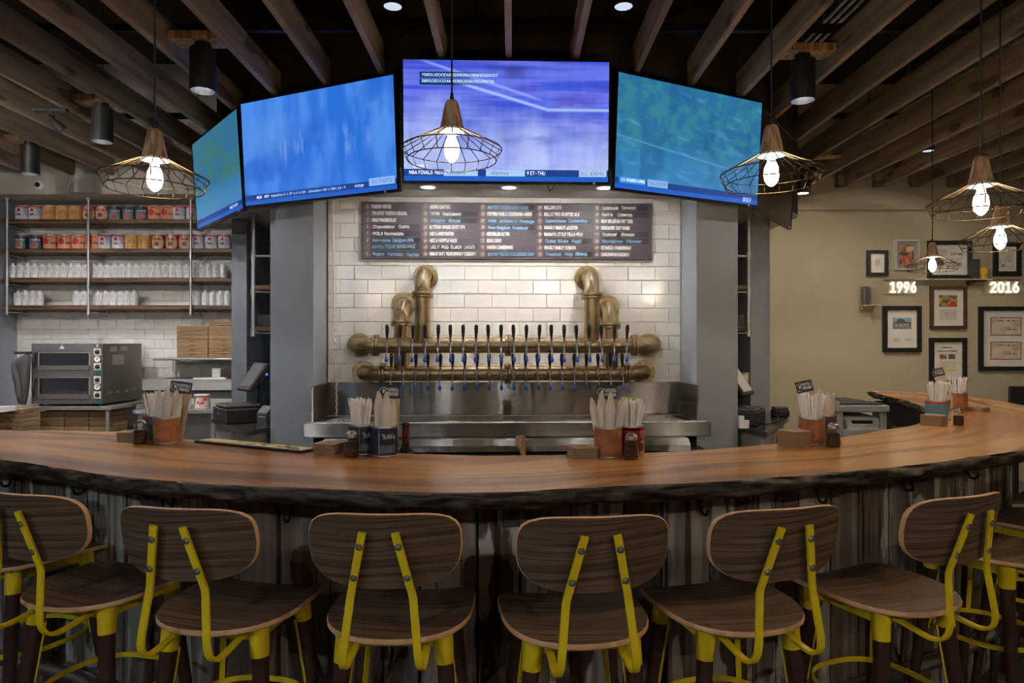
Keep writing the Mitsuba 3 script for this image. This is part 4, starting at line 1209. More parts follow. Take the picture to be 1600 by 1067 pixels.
def beer_tower(lab, zc, yc, xl, xr, wl, wr, risers, taps, span):
    """zc, yc: the axis of the level pipe; wl, wr: where its ends meet the wall; risers: (x, wall x, wall z)."""
    k = thing('beer_tower', lab, 'beer tower')
    R, r = 5.0 - yc, 0.0535
    Rb = min(R, 0.15)
    path = [(wl, 5.0, zc)] + arc((wl + Rb, yc + Rb, zc), (-1, 0, 0), (0, -1, 0), Rb) + [(wl + Rb + 0.05, yc, zc), (wr - Rb - 0.05, yc, zc)] + arc((wr - Rb, yc + Rb, zc), (0, -1, 0), (1, 0, 0), Rb) + [(wr, 5.0, zc)]
    part(k, 'pipe', core(tube(path, r, 28)), 'mat_brass', True)
    for x in (wl, wr):
        a, b = flange((x, 4.992, zc), (0, -1, 0), r - 0.004, r + 0.034, 0.016, 8)
        f = part(k, 'wall_flange', core(a), 'mat_brass', 40)
        part(f, 'bolt_ring', core(b), 'mat_brass', 40)
    for x in (wl + Rb + 0.012, wr - Rb - 0.012):
        for dx in (-0.011, 0.011):
            a, b = flange((x + dx, yc, zc), (1, 0, 0), r - 0.002, r + 0.020, 0.018, 6)
            f = part(k, 'joint_flange', core(a), 'mat_brass', 40)
            part(f, 'bolt_ring', core(b), 'mat_chrome', 40)
    xm = -0.035
    for dx in (-0.011, 0.011):
        a, b = flange((xm + dx, yc, zc), (1, 0, 0), r - 0.002, r + 0.022, 0.018, 8)
        f = part(k, 'joint_flange', core(a), 'mat_brass', 40)
        part(f, 'bolt_ring', core(b), 'mat_chrome', 40)
    for x, zw in risers:
        path = [(x, 5.0, zw)] + arc((x, yc + Rb, zw - Rb), (0, 0, 1), (0, -1, 0), Rb) + [(x, yc, zw - Rb - 0.05), (x, yc, zc + 0.02)]
        q = part(k, 'riser', core(tube(path, r, 28)), 'mat_brass', True, label='upright pipe bending into the wall')
        a, b = flange((x, 4.992, zw), (0, -1, 0), r - 0.004, r + 0.036, 0.016, 8)
        part(q, 'wall_flange', core(join(a, b)), 'mat_brass', 40)
        for dz in (-0.010, 0.010):
            a, b = flange((x, yc, zw - Rb + dz), (0, 0, 1), r - 0.002, r + 0.020, 0.016, 8)
            part(q, 'joint_flange', core(join(a, b)), 'mat_brass', 40)
    for i in range(taps):
        x = span[0] + (span[1] - span[0]) * i / (taps - 1)
        tw = CORE @ T().translate([float(x), yc - r + 0.002, zc]).rotate([0, 1, 0], float(rng.normal(0, 1.2)))
        t = part(k, 'tap', faucet_s, None, tw=tw)
        part(t, 'handle', handle_s, None, tw=tw, label='black handle')
        part(t, 'plug', plug_s, None, tw=tw, label='blue plug')


beer_tower('upper row of twenty beer taps on a thick brass pipe with two tall risers', 1.4733, 4.74, -0.94, 0.84, -1.1106, 1.0075, [(-0.6286, 1.972), (0.5486, 1.9673)], 20, (-0.8569, 0.773))
beer_tower('lower row of twenty beer taps on a thick brass pipe with two shorter risers', 1.275, 4.86, -0.92, 0.84, -1.0731, 0.9653, [(-0.788, 1.7705), (0.6992, 1.7518)], 20, (-0.8467, 0.7683))

# ------------------------------------------------------------------ steel drip tray, back splash, cooler
def panel_uv(m, ax=(0, 2)):
    return np.array(m.vertices)[:, list(ax)] * 1.0


st = thing('drip_tray', 'long stainless steel drip tray with back splash under the beer taps', 'drip tray')
zt = 0.97
for nm, m in (('back_splash', box(-1.335, 1.243, 4.982, 4.999, zt, 1.2044)), ('side_splash', box(-1.337, -1.325, 4.545, 4.982, zt, 1.2044)),
              ('side_splash', box(1.231, 1.243, 4.555, 4.982, zt, 1.2044))):
    part(st, nm, core(m), 'mat_steel', False, panel_uv(m) if nm == 'back_splash' else panel_uv(m, (1, 2)))
m = cbox(-1.362, 1.29, 4.44, 4.545, 0.878, zt, 0.004)
part(st, 'front_apron', core(m), 'mat_steel', False, panel_uv(m))
m = box(-1.322, 1.228, 4.545, 4.985, 0.90, zt - 0.012)
part(st, 'tray_floor', core(m), 'mat_steel', False, panel_uv(m, (0, 1)))
part(st, 'rim', core(join(*[aim(cyl(0.006, 0, 2.6, 10), (-1.34, y, zt - 0.002), (1, 0, 0)) for y in (4.45,)])), 'mat_steel_plain', 30)
for x in (-1.16, 1.06):
    part(st, 'drain_knob', core(move(lathe([(0, 0.0), (0.016, 0.001), (0.016, 0.006), (0.010, 0.016), (0, 0.02)], 14), x, 4.62, zt - 0.012)), 'mat_chrome', True)
ck = thing('back_bar_cooler', 'low stainless steel back bar cooler with black front under the drip tray', 'cooler')
prof = [(4.32, 0.800), (4.32, 0.838), (4.36, 0.872), (4.545, 0.872), (4.545, 0.800)]
m = trimesh.creation.extrude_polygon(sg.Polygon(prof), 2.34, engine='earcut')
v = np.array(m.vertices)
m = mesh(np.stack([-1.22 + v[:, 2], v[:, 0], v[:, 1]], 1), m.faces)
if m.volume < 0: m.invert()
part(ck, 'steel_top', core(m), 'mat_steel', False, panel_uv(m))
part(ck, 'cabinet', core(box(-1.33, 1.24, 4.40, 4.54, 0.0, 0.80)), 'mat_black')
for i in range(4):
    part(ck, 'door', core(cbox(-1.20 + 0.58 * i, -0.63 + 0.58 * i, 4.375, 4.40, 0.10, 0.775, 0.004)), 'mat_charcoal')
    part(ck, 'door_handle', core(cbox(-1.10 + 0.58 * i, -0.73 + 0.58 * i, 4.36, 4.376, 0.735, 0.75, 0.003)), 'mat_steel_plain')
hose = smooth_path([(-1.3022, 4.985, 2.553), (-1.2902, 4.97, 2.1), (-1.283, 4.965, 1.7), (-1.2711, 4.965, 1.35), (-1.2583, 4.93, 1.1), (-1.2583, 4.93, 0.965)], 160)
tw_ = np.arange(160)
hose = hose + np.stack([0.0045 * np.cos(tw_ * 1.3), 0.0045 * np.sin(tw_ * 1.3) - 0.003, 0 * tw_], 1) * np.clip((tw_ - 70) / 20, 0, 1)[:, None]
solid('cable', core(tube(hose, 0.006, 7)), 'mat_white', 'white cable running down the left edge of the tiled wall', 'cable', smooth=True)
solid('cable', tube(smooth_path([(0.2404, 4.5, 2.556), (0.2377, 4.46, 2.50), (0.2515, 4.43, 2.478), (0.268, 4.43, 2.50), (0.2753, 4.47, 2.556)], 20), 0.003, 6), 'mat_black', 'small loop of black cable under the middle television', 'cable', smooth=True)
solid('cable', tube(smooth_path([(1.3833, 4.52, 2.556), (1.4086, 4.5, 2.50), (1.4508, 4.5, 2.47), (1.4845, 4.5, 2.475), (1.4677, 4.52, 2.51), (1.4761, 4.54, 2.556)], 24), 0.003, 6), 'mat_black',
      'tangle of black cable under the golf television', 'cable', smooth=True)

# ------------------------------------------------------------------ things on the bar
BT_ = BZ + 0.0005


def can(x, y, r, h, kind, deg, lab, name='tin_can'):
    k = thing(name, lab, 'tin can')
    tw = place(x, y, BT_, deg)
    part(k, 'body', lathe([(0, 0.002), (r - 0.003, 0.002), (r - 0.001, 0), (r + 0.001, 0.003), (r, 0.006), (r, h - 0.006), (r + 0.001, h - 0.003), (r, h), (r - 0.002, h - 0.002), (r - 0.003, 0.008), (0, 0.008)], 28), 'mat_steel_plain', 40, tw=tw)
    m, uv = label_wrap(r + 0.0006, 0.007, h - 0.007, kind)
    part(k, 'paper_label', m, 'mat_can', True, uv, tw=tw)
    return x, y, BT_ + h


straw_s = [shape(tube([(0, 0, 0), (0, 0, L)], 0.0031, 6), mt, True) for L, mt in ((0.200, 'mat_paper'), (0.194, 'mat_paper_b'), (0.206, 'mat_paper'))]
straw_s = [shape(join(tube([(0, 0, 0), (0, 0, L)], 0.0041, 6), hull([(-.0048, -.0006, L - .002), (.0048, -.0006, L - .002), (.0048, .0006, L - .002), (-.0048, .0006, L - .002), (-.0042, 0, L + .010), (.0045, 0, L + .006)])), mt) for L, mt in ((0.188, 'mat_paper'), (0.182, 'mat_paper_b'), (0.194, 'mat_paper'))]


def straws(x, y, r, n, where, grp):
    for i in range(n):
        a, q = rng.uniform(0, 2 * np.pi), math.sqrt(rng.uniform(0.02, 1)) * (r - 0.008)
        bx, by = q * 0.42 * math.cos(a), q * 0.42 * math.sin(a)
        lean = (q / r) * 13.5 + rng.normal(0, 1.2)
        tw = T().translate([x + float(bx), y + float(by), BT_ + 0.009]).rotate([-math.sin(a), math.cos(a), 0], float(lean)).rotate([0, 0, 1], float(rng.uniform(0, 180)))
        put(tag(num('drinking_straw'), f'white paper-wrapped straw in the {where}', 'straw', grp), straw_s[i % 3], tw)


def napkin_mesh(w, L):
    n = 9
    rows = []
    for i in range(n):
        t = i / (n - 1)
        hw = w * (0.55 + 0.55 * math.sin(min(t * 1.25, 1) * math.pi * 0.62)) * (1 - max(0, (t - 0.66) / 0.34) ** 2.4 * 0.72) * (1 + 0.10 * math.sin(17 * t + L * 90))
        th = 0.011 * (1 - 0.75 * t)
        z = L * t + 0.006 * math.sin(23 * t + L * 50)
        rows.append([(-hw, 0, z), (-hw * .5, -th, z), (0, -th * 1.2 - 0.002 * math.sin(9 * t), z), (hw * .5, -th * .7, z), (hw, 0.001, z), (hw * .5, th, z), (0, th * 1.1, z), (-hw * .5, th, z)])
    rows = np.array(rows)
    v, f = grid(np.concatenate([rows, rows[:, :1]], 1).transpose(1, 0, 2))
    m = mesh(v, f)
    m.merge_vertices()
    m.fix_normals()
    return m


napkin_s = [shape(napkin_mesh(0.0175, L), 'mat_napkin', 50) for L in (0.225, 0.205, 0.19)]


def napkins(x, y, r, spots, where):
    for i, (dx, dy, lean, yaw, v) in enumerate(spots):
        dx, lean = dx * 0.6, lean * 0.72
        tw = T().translate([x + dx, y + dy, BT_ + 0.009]).rotate([0, 1, 0], lean).rotate([1, 0, 0], -3).rotate([0, 0, 1], yaw)
        put(tag(num('napkin_roll'), f'paper napkin roll in the {where}, {nth(i)} from the left', 'napkin', f'napkin rolls in the {where}'), napkin_s[v], tw)


def menu_card(x, y, z, w, h, deg, lean, roll, pic, lab):
    k = thing('menu_card', lab, 'menu card', None)
    tw = T().translate([x, y, z]).rotate([0, 0, 1], deg).rotate([1, 0, 0], lean).rotate([0, 1, 0], roll)
    m, uv = sheet(-w / 2, w / 2, 0, h * 0.80, 0, pic)
    part(k, 'picture_side', m, 'mat_picture', False, uv, tw=tw)
    part(k, 'black_header', box(-w / 2, w / 2, 0, 0.001, h * 0.80, h), 'mat_black', tw=tw)
    a = np.linspace(0, 2 * np.pi, 20, endpoint=False)
    q = h * 0.066
    logo = [move(tube(np.stack([q * np.cos(a), 0 * a, q * np.sin(a)], 1), w * 0.012, 4, True), -w * 0.27, -0.0004, h * 0.90), move(text('K', q * 1.0, None), -w * 0.31, -0.0004, h * 0.873),
            move(text('COCKTAIL &', h * 0.048, w * 0.47), -w * 0.05, -0.0004, h * 0.912), move(text('WINE MENU', h * 0.048, w * 0.47), -w * 0.05, -0.0004, h * 0.845)]
    part(k, 'lettering', join(*logo), 'mat_ink_white', tw=tw)


def shaker(x, y, h, lab):
    k = thing('spice_shaker', lab, 'shaker')
    r = h * 0.285
    tw = place(x, y, BT_)
    part(k, 'jar', lathe([(0, 0), (r * 0.92, 0), (r, h * .04), (r, h * .42), (r * .93, h * .60), (r * .80, h * .72), (r * .78, h * .76), (0, h * .76)], 16), 'mat_glass', 30, tw=tw, label='faceted glass jar')
    part(k, 'spice', lathe([(0, h * .02), (r * .86, h * .02), (r * .92, h * .06), (r * .92, h * .40), (r * .85, h * .56), (0, h * .57)], 16), 'mat_spice', 30, tw=tw, label='dark red pepper flakes')
    fl = []
    rr = np.random.default_rng(int(x * 1000) % 997 + 5)
    for _ in range(46):
        a, z = rr.uniform(0, 2 * np.pi), rr.uniform(h * .07, h * .5)
        fl.append(move(rot(box(-.0028, .0028, -.0008, .0008, -.002, .002), float(rr.uniform(0, 180)), (1, .4, .3)), r * .93 * math.cos(a), r * .93 * math.sin(a), z))
    part(k, 'pepper_flake', join(*fl), 'mat_spice_b', tw=tw)
    labels[list(scene)[-1]] = {'kind': 'stuff'}
    part(k, 'lid', lathe([(r * .80, h * .735), (r * .86, h * .74), (r * .86, h * .82), (r * .84, h * .87), (r * .66, h * .95), (r * .35, h * .995), (0, h)], 18), 'mat_chrome', 40, tw=tw, label='domed chrome lid')


def coaster_mesh(w, d, th=0.0042, seed=0):
    n = 44
    a = np.linspace(0, 2 * np.pi, n, endpoint=False)
    rr = (np.abs(np.cos(a)) ** 8 + np.abs(np.sin(a)) ** 8) ** (-1 / 8) * (1 + 0.022 * np.sin(11 * a + seed))
    return prism(np.stack([w / 2 * rr * np.cos(a), d / 2 * rr * np.sin(a)], 1), 0, th)


coaster_s = [shape(coaster_mesh(0.098, 0.098, 0.0042, s), m) for s, m in ((0, 'mat_kraft'), (0.6, 'mat_kraft_b'))]


def coasters(x, y, n, deg, where):
    for i in range(n):
        tw = T().translate([x + float(rng.normal(0, .0012)), y + float(rng.normal(0, .0012)), BT_ + 0.0044 * i]).rotate([0, 0, 1], deg + float(rng.normal(0, 1.5)))
        j = n - 1 - i
        put(tag(num('coaster'), f'kraft coaster, {nth(j + 1)} from the top of the stack {where}', 'coaster', f'coasters {where}'), coaster_s[i % 2], tw)
    k = thing('coaster', f'top kraft coaster, printed mark, on the stack {where}', 'coaster', f'coasters {where}')
    tw = T().translate([x, y, BT_ + 0.0044 * n]).rotate([0, 0, 1], deg)
    part(k, 'board', coaster_s[0], None, tw=tw)
    c, s_ = [], 0.0043
    for q in range(9):
        a = q * 0.7
        c.append(rot(box(-0.008 + 0.002 * (q % 3), 0.008, -0.0012, 0.0012, s_, s_ + 0.0003), q * 40, about=(0, 0, 0)))
    part(k, 'printed_mark', join(*[move(m, 0.006 * math.cos(i), 0.006 * math.sin(i * 2), 0) for i, m in enumerate(c)]), 'mat_seam', tw=tw)


# left group
x1, y1 = (-1.5159, 2.8781)
x2, y2 = (-1.431, 2.8407)
can(x1 - 0.006, y1 + 0.045, 0.050, 0.112, 10, 10, 'dark teal tin can with red rim at the left end of the bar')
straws(x1 - 0.006, y1 + 0.045, 0.050, 28, 'dark teal can at the left end of the bar', 'straws in the dark teal can')
can(x2, y2 - 0.012, 0.050, 0.112, 6, 15, 'copper coloured tin can holding napkins at the left end of the bar')
napkins(x2, y2 - 0.012, 0.05, [(-0.022, 0.0, -9, 10, 1), (-0.004, -0.01, 2, -10, 0), (0.012, 0.012, 9, 25, 1), (0.022, 0.0, 17, -15, 2)], 'copper can at the left end')
menu_card(x2 + 0.005, y2 + 0.022, BT_ + 0.010, 0.088, 0.245, 6, -4, 8, 9, 'menu card with green picture in the copper can at the left end of the bar')
x, y = (-1.5319, 2.8133)
shaker(x, y, 0.098, 'glass pepper shaker at the left end of the bar, beside the teal can')
x, y = (-1.6509, 2.9165)
coasters(x + 0.01, y + 0.03, 7, 12, 'at the left end of the bar')
# navy group
x1, y1 = (-0.5632, 2.5142)
x2, y2 = (-0.4702, 2.4716)
can(x1, y1 + 0.045, 0.049, 0.112, 7, -20, 'dark navy tin can full of straws left of the other navy can')
straws(x1, y1 + 0.045, 0.049, 30, 'left navy can', 'straws in the left navy can')
can(x2, y2 + 0.045, 0.049, 0.112, 7, -35, 'dark navy tin can with pale print holding napkins')
napkins(x2, y2 + 0.045, 0.049, [(-0.022, 0.0, -4, 20, 0), (0.0, -0.014, 3, -8, 0), (0.018, -0.004, 9, 14, 2)], 'right navy can')
menu_card(x2 + 0.004, y2 + 0.072, BT_ + 0.010, 0.080, 0.247, 2, -3, 2, 10, 'menu card with tan picture and black header standing in the right navy can')
x, y = (-0.5851, 2.4577)
shaker(x, y + 0.03, 0.096, 'glass pepper shaker before the navy cans')
x, y = (-0.6873, 2.5287)
coasters(x, y + 0.052, 8, -18, 'left of the navy cans')
# copper and red group
x1, y1 = (0.3504, 2.444)
x2, y2 = (0.4424, 2.4716)
can(x1, y1 + 0.045, 0.050, 0.112, 6, 30, 'copper coloured tin can with napkins right of the middle of the bar')
napkins(x1, y1 + 0.045, 0.05, [(-0.026, 0.0, -17, 20, 1), (-0.010, -0.004, -7, 0, 0), (0.006, -0.014, 2, 14, 0), (0.024, 0.004, 16, -20, 1)], 'copper can right of the middle')
menu_card(x1 + 0.004, y1 + 0.078, BT_ + 0.010, 0.078, 0.245, 3, -3, 0, 9, 'menu card with black header standing in the copper can right of the middle')
can(x2, y2 + 0.060, 0.047, 0.112, 9, 25, 'red and tan pepper tin can full of straws right of the middle of the bar')
straws(x2, y2 + 0.060, 0.047, 26, 'red pepper tin', 'straws in the red tin')
solid('green_card', box(x2 - 0.028, x2 + 0.028, y2 + 0.091, y2 + 0.0925, BT_ + 0.009, BT_ + 0.212), plain('mat_lime', (0.26, 0.36, 0.05), 0.5, 0.4), 'bright green card tucked behind the straws in the red tin', 'card')
x, y = (0.4259, 2.417)
shaker(x, y + 0.022, 0.094, 'glass pepper shaker before the red tin')
x, y = (0.2574, 2.4304)
coasters(x, y + 0.05, 8, 10, 'left of the copper and red cans')
# right group
x1, y1 = (1.2313, 2.7601)
x2, y2 = (1.3568, 2.8781)
can(x1, y1 + 0.045, 0.050, 0.112, 6, 60, 'copper coloured tin can full of straws at the right bend of the bar')
straws(x1, y1 + 0.045, 0.05, 32, 'copper can at the right bend', 'straws in the copper can at the right bend')
can(x2 - 0.01, y2 + 0.06, 0.046, 0.110, 11, 0, 'dark brown tin can behind the shaker at the right bend of the bar')
napkins(x2 - 0.01, y2 + 0.06, 0.046, [(-0.018, 0.0, -4, 15, 1), (0.004, -0.01, 5, -5, 2), (0.016, 0.0, 14, 20, 2)], 'dark brown can')
menu_card(x2 - 0.028, y2 + 0.088, BT_ + 0.010, 0.070, 0.246, -14, -3, -14, 9, 'tilted menu card behind the straws at the right bend of the bar')
x, y = (1.2873, 2.7172)
shaker(x, y + 0.018, 0.096, 'glass pepper shaker beside the straws at the right bend')
x, y = (1.1319, 2.6839)
coasters(x, y + 0.05, 14, 22, 'at the right bend of the bar')
# far right group
x1, y1 = (2.3337, 3.6917)
can(x1, y1 + 0.05, 0.060, 0.105, 8, 45, 'blue and white tin can full of straws on the right arm of the bar')
straws(x1, y1 + 0.05, 0.060, 32, 'blue and white can', 'straws in the blue and white can')
x, y = (2.2663, 3.4446)
shaker(x, y + 0.02, 0.086, 'glass pepper shaker beside the blue and white can')
x, y = (2.1365, 3.4177)
coasters(x, y + 0.04, 11, 38, 'before the blue and white can')
x2, y2 = 2.76, 4.22
can(x2, y2, 0.048, 0.115, 6, 50, 'copper coloured tin can farthest away on the right arm of the bar')
straws(x2, y2, 0.048, 26, 'farthest copper can', 'straws in the farthest copper can')
menu_card(x2 - 0.055, y2 - 0.01, BT_ + 0.116 - 0.10, 0.06, 0.255, -28, 0, -16, 10, 'dark tilted menu card in the farthest copper can')
coasters(x2 + 0.10, y2 - 0.03, 5, 30, 'beside the farthest copper can')

# bar mat, bottle, muddler
k = thing('bar_mat', 'long black rubber bar mat with a yellow printed strip', 'bar mat')
A, B = np.array((-1.315, 2.845)), np.array((-0.80, 2.60))
A, B = np.array((-1.3275, 2.85)), np.array((-0.7935, 2.5658))
L = float(np.linalg.norm(B - A))
tw = place(*A, BT_, math.degrees(math.atan2(*(B - A)[::-1])))
part(k, 'rubber', join(cbox(0, L, 0, 0.085, 0, 0.009, 0.002)), 'mat_black', tw=tw)
v = np.array([(0.015, 0.012, 0.0095), (L - 0.01, 0.012, 0.0095), (L - 0.01, 0.078, 0.0095), (0.015, 0.078, 0.0095), (0.015, 0.012, 0.0085), (L - 0.01, 0.012, 0.0085), (L - 0.01, 0.078, 0.0085), (0.015, 0.078, 0.0085)])
m = mesh(v, [(0, 1, 2), (0, 2, 3), (4, 6, 5), (4, 7, 6)])
part(k, 'printed_strip', m, 'mat_picture', False, np.array([(8.01, 0.01), (8.99, 0.01), (8.99, 0.99), (8.01, 0.99)] * 2), tw=tw, label='yellow strip with black lettering')
bx, by = -0.4369, 2.80
k = thing('bottle', 'dark wine bottle with red foil neck standing behind the bar', 'bottle')
part(k, 'glass_body', move(lathe([(0, 0), (0.036, 0), (0.037, 0.004), (0.037, 0.15), (0.033, 0.175), (0.018, 0.20), (0.0145, 0.215), (0, 0.215)], 24), bx, by, 0.861), 'mat_dark_glass', 40)
part(k, 'neck_foil', move(lathe([(0.0148, 0.20), (0.0148, 0.282), (0.0155, 0.285), (0, 0.285)], 18), bx, by, 0.861), 'mat_wine', 40, label='dark red foil')
part(k, 'stopper', move(lathe([(0.0145, 0.285), (0.017, 0.288), (0.016, 0.298), (0.008, 0.303), (0, 0.303)], 18), bx, by, 0.861), 'mat_black', 40)
k = thing('muddler', 'pale wooden muddler leaning out behind the bar', 'muddler')
p0, p1 = np.array((0.0709, 2.70, 0.862)), np.array((0.0329, 2.72, 1.1156))
d = p1 - p0
Lm = float(np.linalg.norm(d))
part(k, 'handle', aim(lathe([(0, 0), (0.015, 0), (0.017, 0.01), (0.011, Lm * .45), (0.010, Lm * .70), (0.013, Lm * .78), (0.016, Lm * .86), (0.019, Lm * .97), (0.017, Lm), (0, Lm)], 18), p0, d), 'mat_turned', 40)

# ------------------------------------------------------------------ pipe shelves with tins on the kitchen wall
SHZ = [2.783, 2.479, 2.175, 1.8876]
PXS = [-5.2427, -4.3989, -3.3357]
fr = thing('pipe_rack', 'rack of galvanised pipes carrying four plank shelves of tins', 'shelf rack')
for x in PXS:
    part(fr, 'upright_pipe', move(cyl(0.0125, SHZ[3] - 0.072, 2.985, 12), x, 7.09, 0), 'mat_galvanised', 40)
    part(fr, 'ceiling_flange', move(lathe([(0.0, 2.965), (0.018, 2.965), (0.02, 2.978), (0.042, 2.98), (0.042, 2.991), (0, 2.991)], 20), x, 7.09, 0), 'mat_galvanised', 40)
    for z in SHZ:
        zz = z - 0.068
        part(fr, 'bracket_pipe', aim(cyl(0.0115, 0, 7.376 - 7.09, 10), (x, 7.09, zz), (0, 1, 0)), 'mat_galvanised', 40)
        part(fr, 'wall_flange', aim(lathe([(0, -0.001), (0.04, -0.001), (0.04, -0.010), (0.02, -0.013), (0.018, -0.028), (0, -0.028)], 18), (x, 7.376, zz), (0, 1, 0)), 'mat_galvanised', 40)
        part(fr, 'tee_fitting', move(lathe([(0.013, -0.03), (0.0175, -0.03), (0.0185, -0.022), (0.016, -0.018), (0.016, 0.018), (0.0185, 0.022), (0.0175, 0.03), (0.013, 0.03)], 14), x, 7.09, zz), 'mat_galvanised', 40)
for i, z in enumerate(SHZ):
    part(fr, 'shelf_board', cbox(-5.32, -2.56, 7.104, 7.372, z - 0.045, z, 0.004), 'mat_shelf', label=('top', 'second', 'third', 'lowest')[i] + ' plank shelf')

big_body = shape(lathe([(0, 0.003), (0.062, 0.003), (0.0643, 0), (0.0653, 0.004), (0.0643, 0.008), (0.0643, 0.146), (0.0653, 0.150), (0.0643, 0.154), (0.062, 0.151), (0, 0.151)], 24), 'mat_galvanised', 40)
big_label = {}
KN = {0: 'white and red', 1: 'tan', 2: 'navy', 3: 'peach tomato', 4: 'cream and red pepper'}


def big_tin(x, z, kind, lab):
    k = thing('tin_can', lab, 'tin can', 'large food tins on the pipe shelves')
    if kind not in big_label:
        m, uv = label_wrap(0.0647, 0.008, 0.146, kind, 24)
        big_label[kind] = shape(m, 'mat_can', True, uv)
    tw = place(x, 7.205, z + 0.0005, 18 + float(rng.normal(0, 3)))
    part(k, 'body', big_body, None, tw=tw)
    part(k, 'paper_label', big_label[kind], None, tw=tw)


ROW1 = [(34.5, 0), (55.5, 0), (76.5, 1), (97.5, 1), (118, 1), (139, 4), (159.5, 4), (180, 2), (201, 2), (221, 2), (241, 3), (261, 3), (280, 0), (301, 0), (321, 3), (341, 1)]
ROW2 = [(33.5, 2), (56, 2), (78, 3), (101, 3), (122.5, 3), (144, 3), (164, 0), (185, 0), (205.5, 1), (226, 1), (247, 4), (268.5, 4), (289, 4), (309.5, 0), (330, 0), (350.5, 0)]
for r, (row, z) in enumerate(((ROW1, SHZ[0]), (ROW2, SHZ[1]))):
    for i, (px, kd) in enumerate(row):
        big_tin((px - 800) / 1067 * 7.2, z, kd, f'{KN[kd]} food tin, {nth(i)} from the left on the {("top", "second")[r]} pipe shelf')
small_body = shape(join(lathe([(0, 0), (0.036, 0), (0.037, 0.003), (0.037, 0.134), (0.036, 0.138), (0, 0.138)], 18), move(lathe([(0, 0), (0.012, 0), (0.012, 0.006), (0, 0.006)], 12), 0, 0, 0.138)), 'mat_galvanised', 40)
m, uv = label_wrap(0.0374, 0.004, 0.133, 5, 18)
small_label = shape(m, 'mat_can', True, uv)
small_cap = shape(lathe([(0, 0.144), (0.0125, 0.144), (0.0125, 0.157), (0.011, 0.159), (0, 0.159)], 12), 'mat_white', 40)


def small_tin(x, z, lab):
    k = thing('oil_tin', lab, 'tin', 'white screw-top tins on the pipe shelves')
    tw = place(x, 7.19, z + 0.0005, 22 + float(rng.normal(0, 8)))
    part(k, 'body', small_body, None, tw=tw)
    part(k, 'paper_label', small_label, None, tw=tw)
    part(k, 'cap', small_cap, None, tw=tw)


row3 = [20 + 11.35 * i for i in range(30)]
for i, px in enumerate(row3):
    small_tin((px - 800) / 1067 * 7.19, SHZ[2], f'white screw-top tin, {nth(i)} from the left on the third pipe shelf')
row4 = [28, 39.3, 50.6, 62] + [119.5 + 11.3 * i for i in range(9)] + [308, 321, 332.5, 344, 355.5]
for i, px in enumerate(row4):
    small_tin((px - 800) / 1067 * 7.19, SHZ[3], f'white screw-top tin, {nth(i)} from the left on the lowest pipe shelf')

# ------------------------------------------------------------------ pizza oven on its steel table, pizza boxes
ov = thing('pizza_oven', 'double-deck stainless steel pizza oven with glass doors and a knob panel', 'oven')
X0, X1, YF, YB, Z0, Z1 = -4.575, -3.8988, 6.5, 7.18, 0.893, 1.487
WP = (X1 - X0)
xp = X1 - WP * 0.17                                           # knob panel begins here
part(ov, 'housing', join(box(X0, X1, YF + 0.05, YB, Z0 + 0.02, Z1), box(X0, X0 + 0.05, YF, YF + 0.05, Z0 + 0.02, Z1), box(xp, X1, YF, YF + 0.05, Z0 + 0.02, Z1), box(X0 + 0.05, xp, YF, YF + 0.05, Z1 - 0.075, Z1),
                         box(X0 + 0.05, xp, YF, YF + 0.05, 1.175, 1.235), box(X0 + 0.05, xp, YF, YF + 0.05, Z0 + 0.02, 0.96)), 'mat_dark_steel')
for nm, za, zb in (('door', 0.962, 1.173), ('door', 1.237, 1.41)):
    d = part(ov, nm, join(box(X0 + 0.055, xp - 0.005, YF + 0.006, YF + 0.02, za, za + 0.02), box(X0 + 0.055, xp - 0.005, YF + 0.006, YF + 0.02, zb - 0.015, zb), box(X0 + 0.055, X0 + 0.07, YF + 0.006, YF + 0.02, za, zb),
                          box(xp - 0.02, xp - 0.005, YF + 0.006, YF + 0.02, za, zb)), 'mat_steel_plain')
    part(d, 'pane', box(X0 + 0.068, xp - 0.018, YF + 0.010, YF + 0.016, za + 0.018, zb - 0.013), 'mat_dark_glass', label='dark glass pane')
    part(d, 'sill', cbox(X0 + 0.06, xp - 0.01, YF - 0.012, YF + 0.006, za - 0.004, za + 0.045, 0.003), 'mat_dark_steel')
    part(ov, 'door_handle', join(tube([(X0 + 0.045, YF - 0.03, zb - 0.02), (X0 + 0.045, YF - 0.05, (za + zb) / 2), (X0 + 0.045, YF - 0.03, za + 0.02)], 0.009, 8), box(X0 + 0.03, X0 + 0.06, YF - 0.03, YF + 0.002, zb - 0.035, zb - 0.01)), 'mat_black')
part(ov, 'control_panel', box(xp + 0.03, X1 - 0.008, YF - 0.003, YF, Z0 + 0.03, Z1 - 0.005), 'mat_charcoal')
cx = (xp + 0.03 + X1 - 0.008) / 2
for i, z in enumerate((1.408, 1.268, 1.142, 0.998)):
    kn = part(ov, 'knob_plate', cbox(cx - 0.036, cx + 0.036, YF - 0.006, YF - 0.003, z - 0.037, z + 0.037, 0.002), 'mat_light_plastic')
    part(kn, 'knob', aim(lathe([(0, 0), (0.019, 0), (0.0175, 0.018), (0.014, 0.02), (0, 0.02)], 16), (cx + 0.004, YF - 0.006, z), (0, -1, 0)), 'mat_black', 40)
for z in (1.340, 1.075):
    g = part(ov, 'gauge', aim(lathe([(0, 0), (0.030, 0), (0.030, 0.008), (0.025, 0.010), (0.024, 0.006), (0, 0.006)], 24), (cx, YF - 0.003, z), (0, -1, 0)), 'mat_white', 40, label='round white dial')
    part(g, 'pointer', rot(box(cx - 0.002, cx + 0.002, YF - 0.0105, YF - 0.0095, z - 0.016, z + 0.018), 35, (0, 1, 0), (cx, YF, z)), 'mat_black')
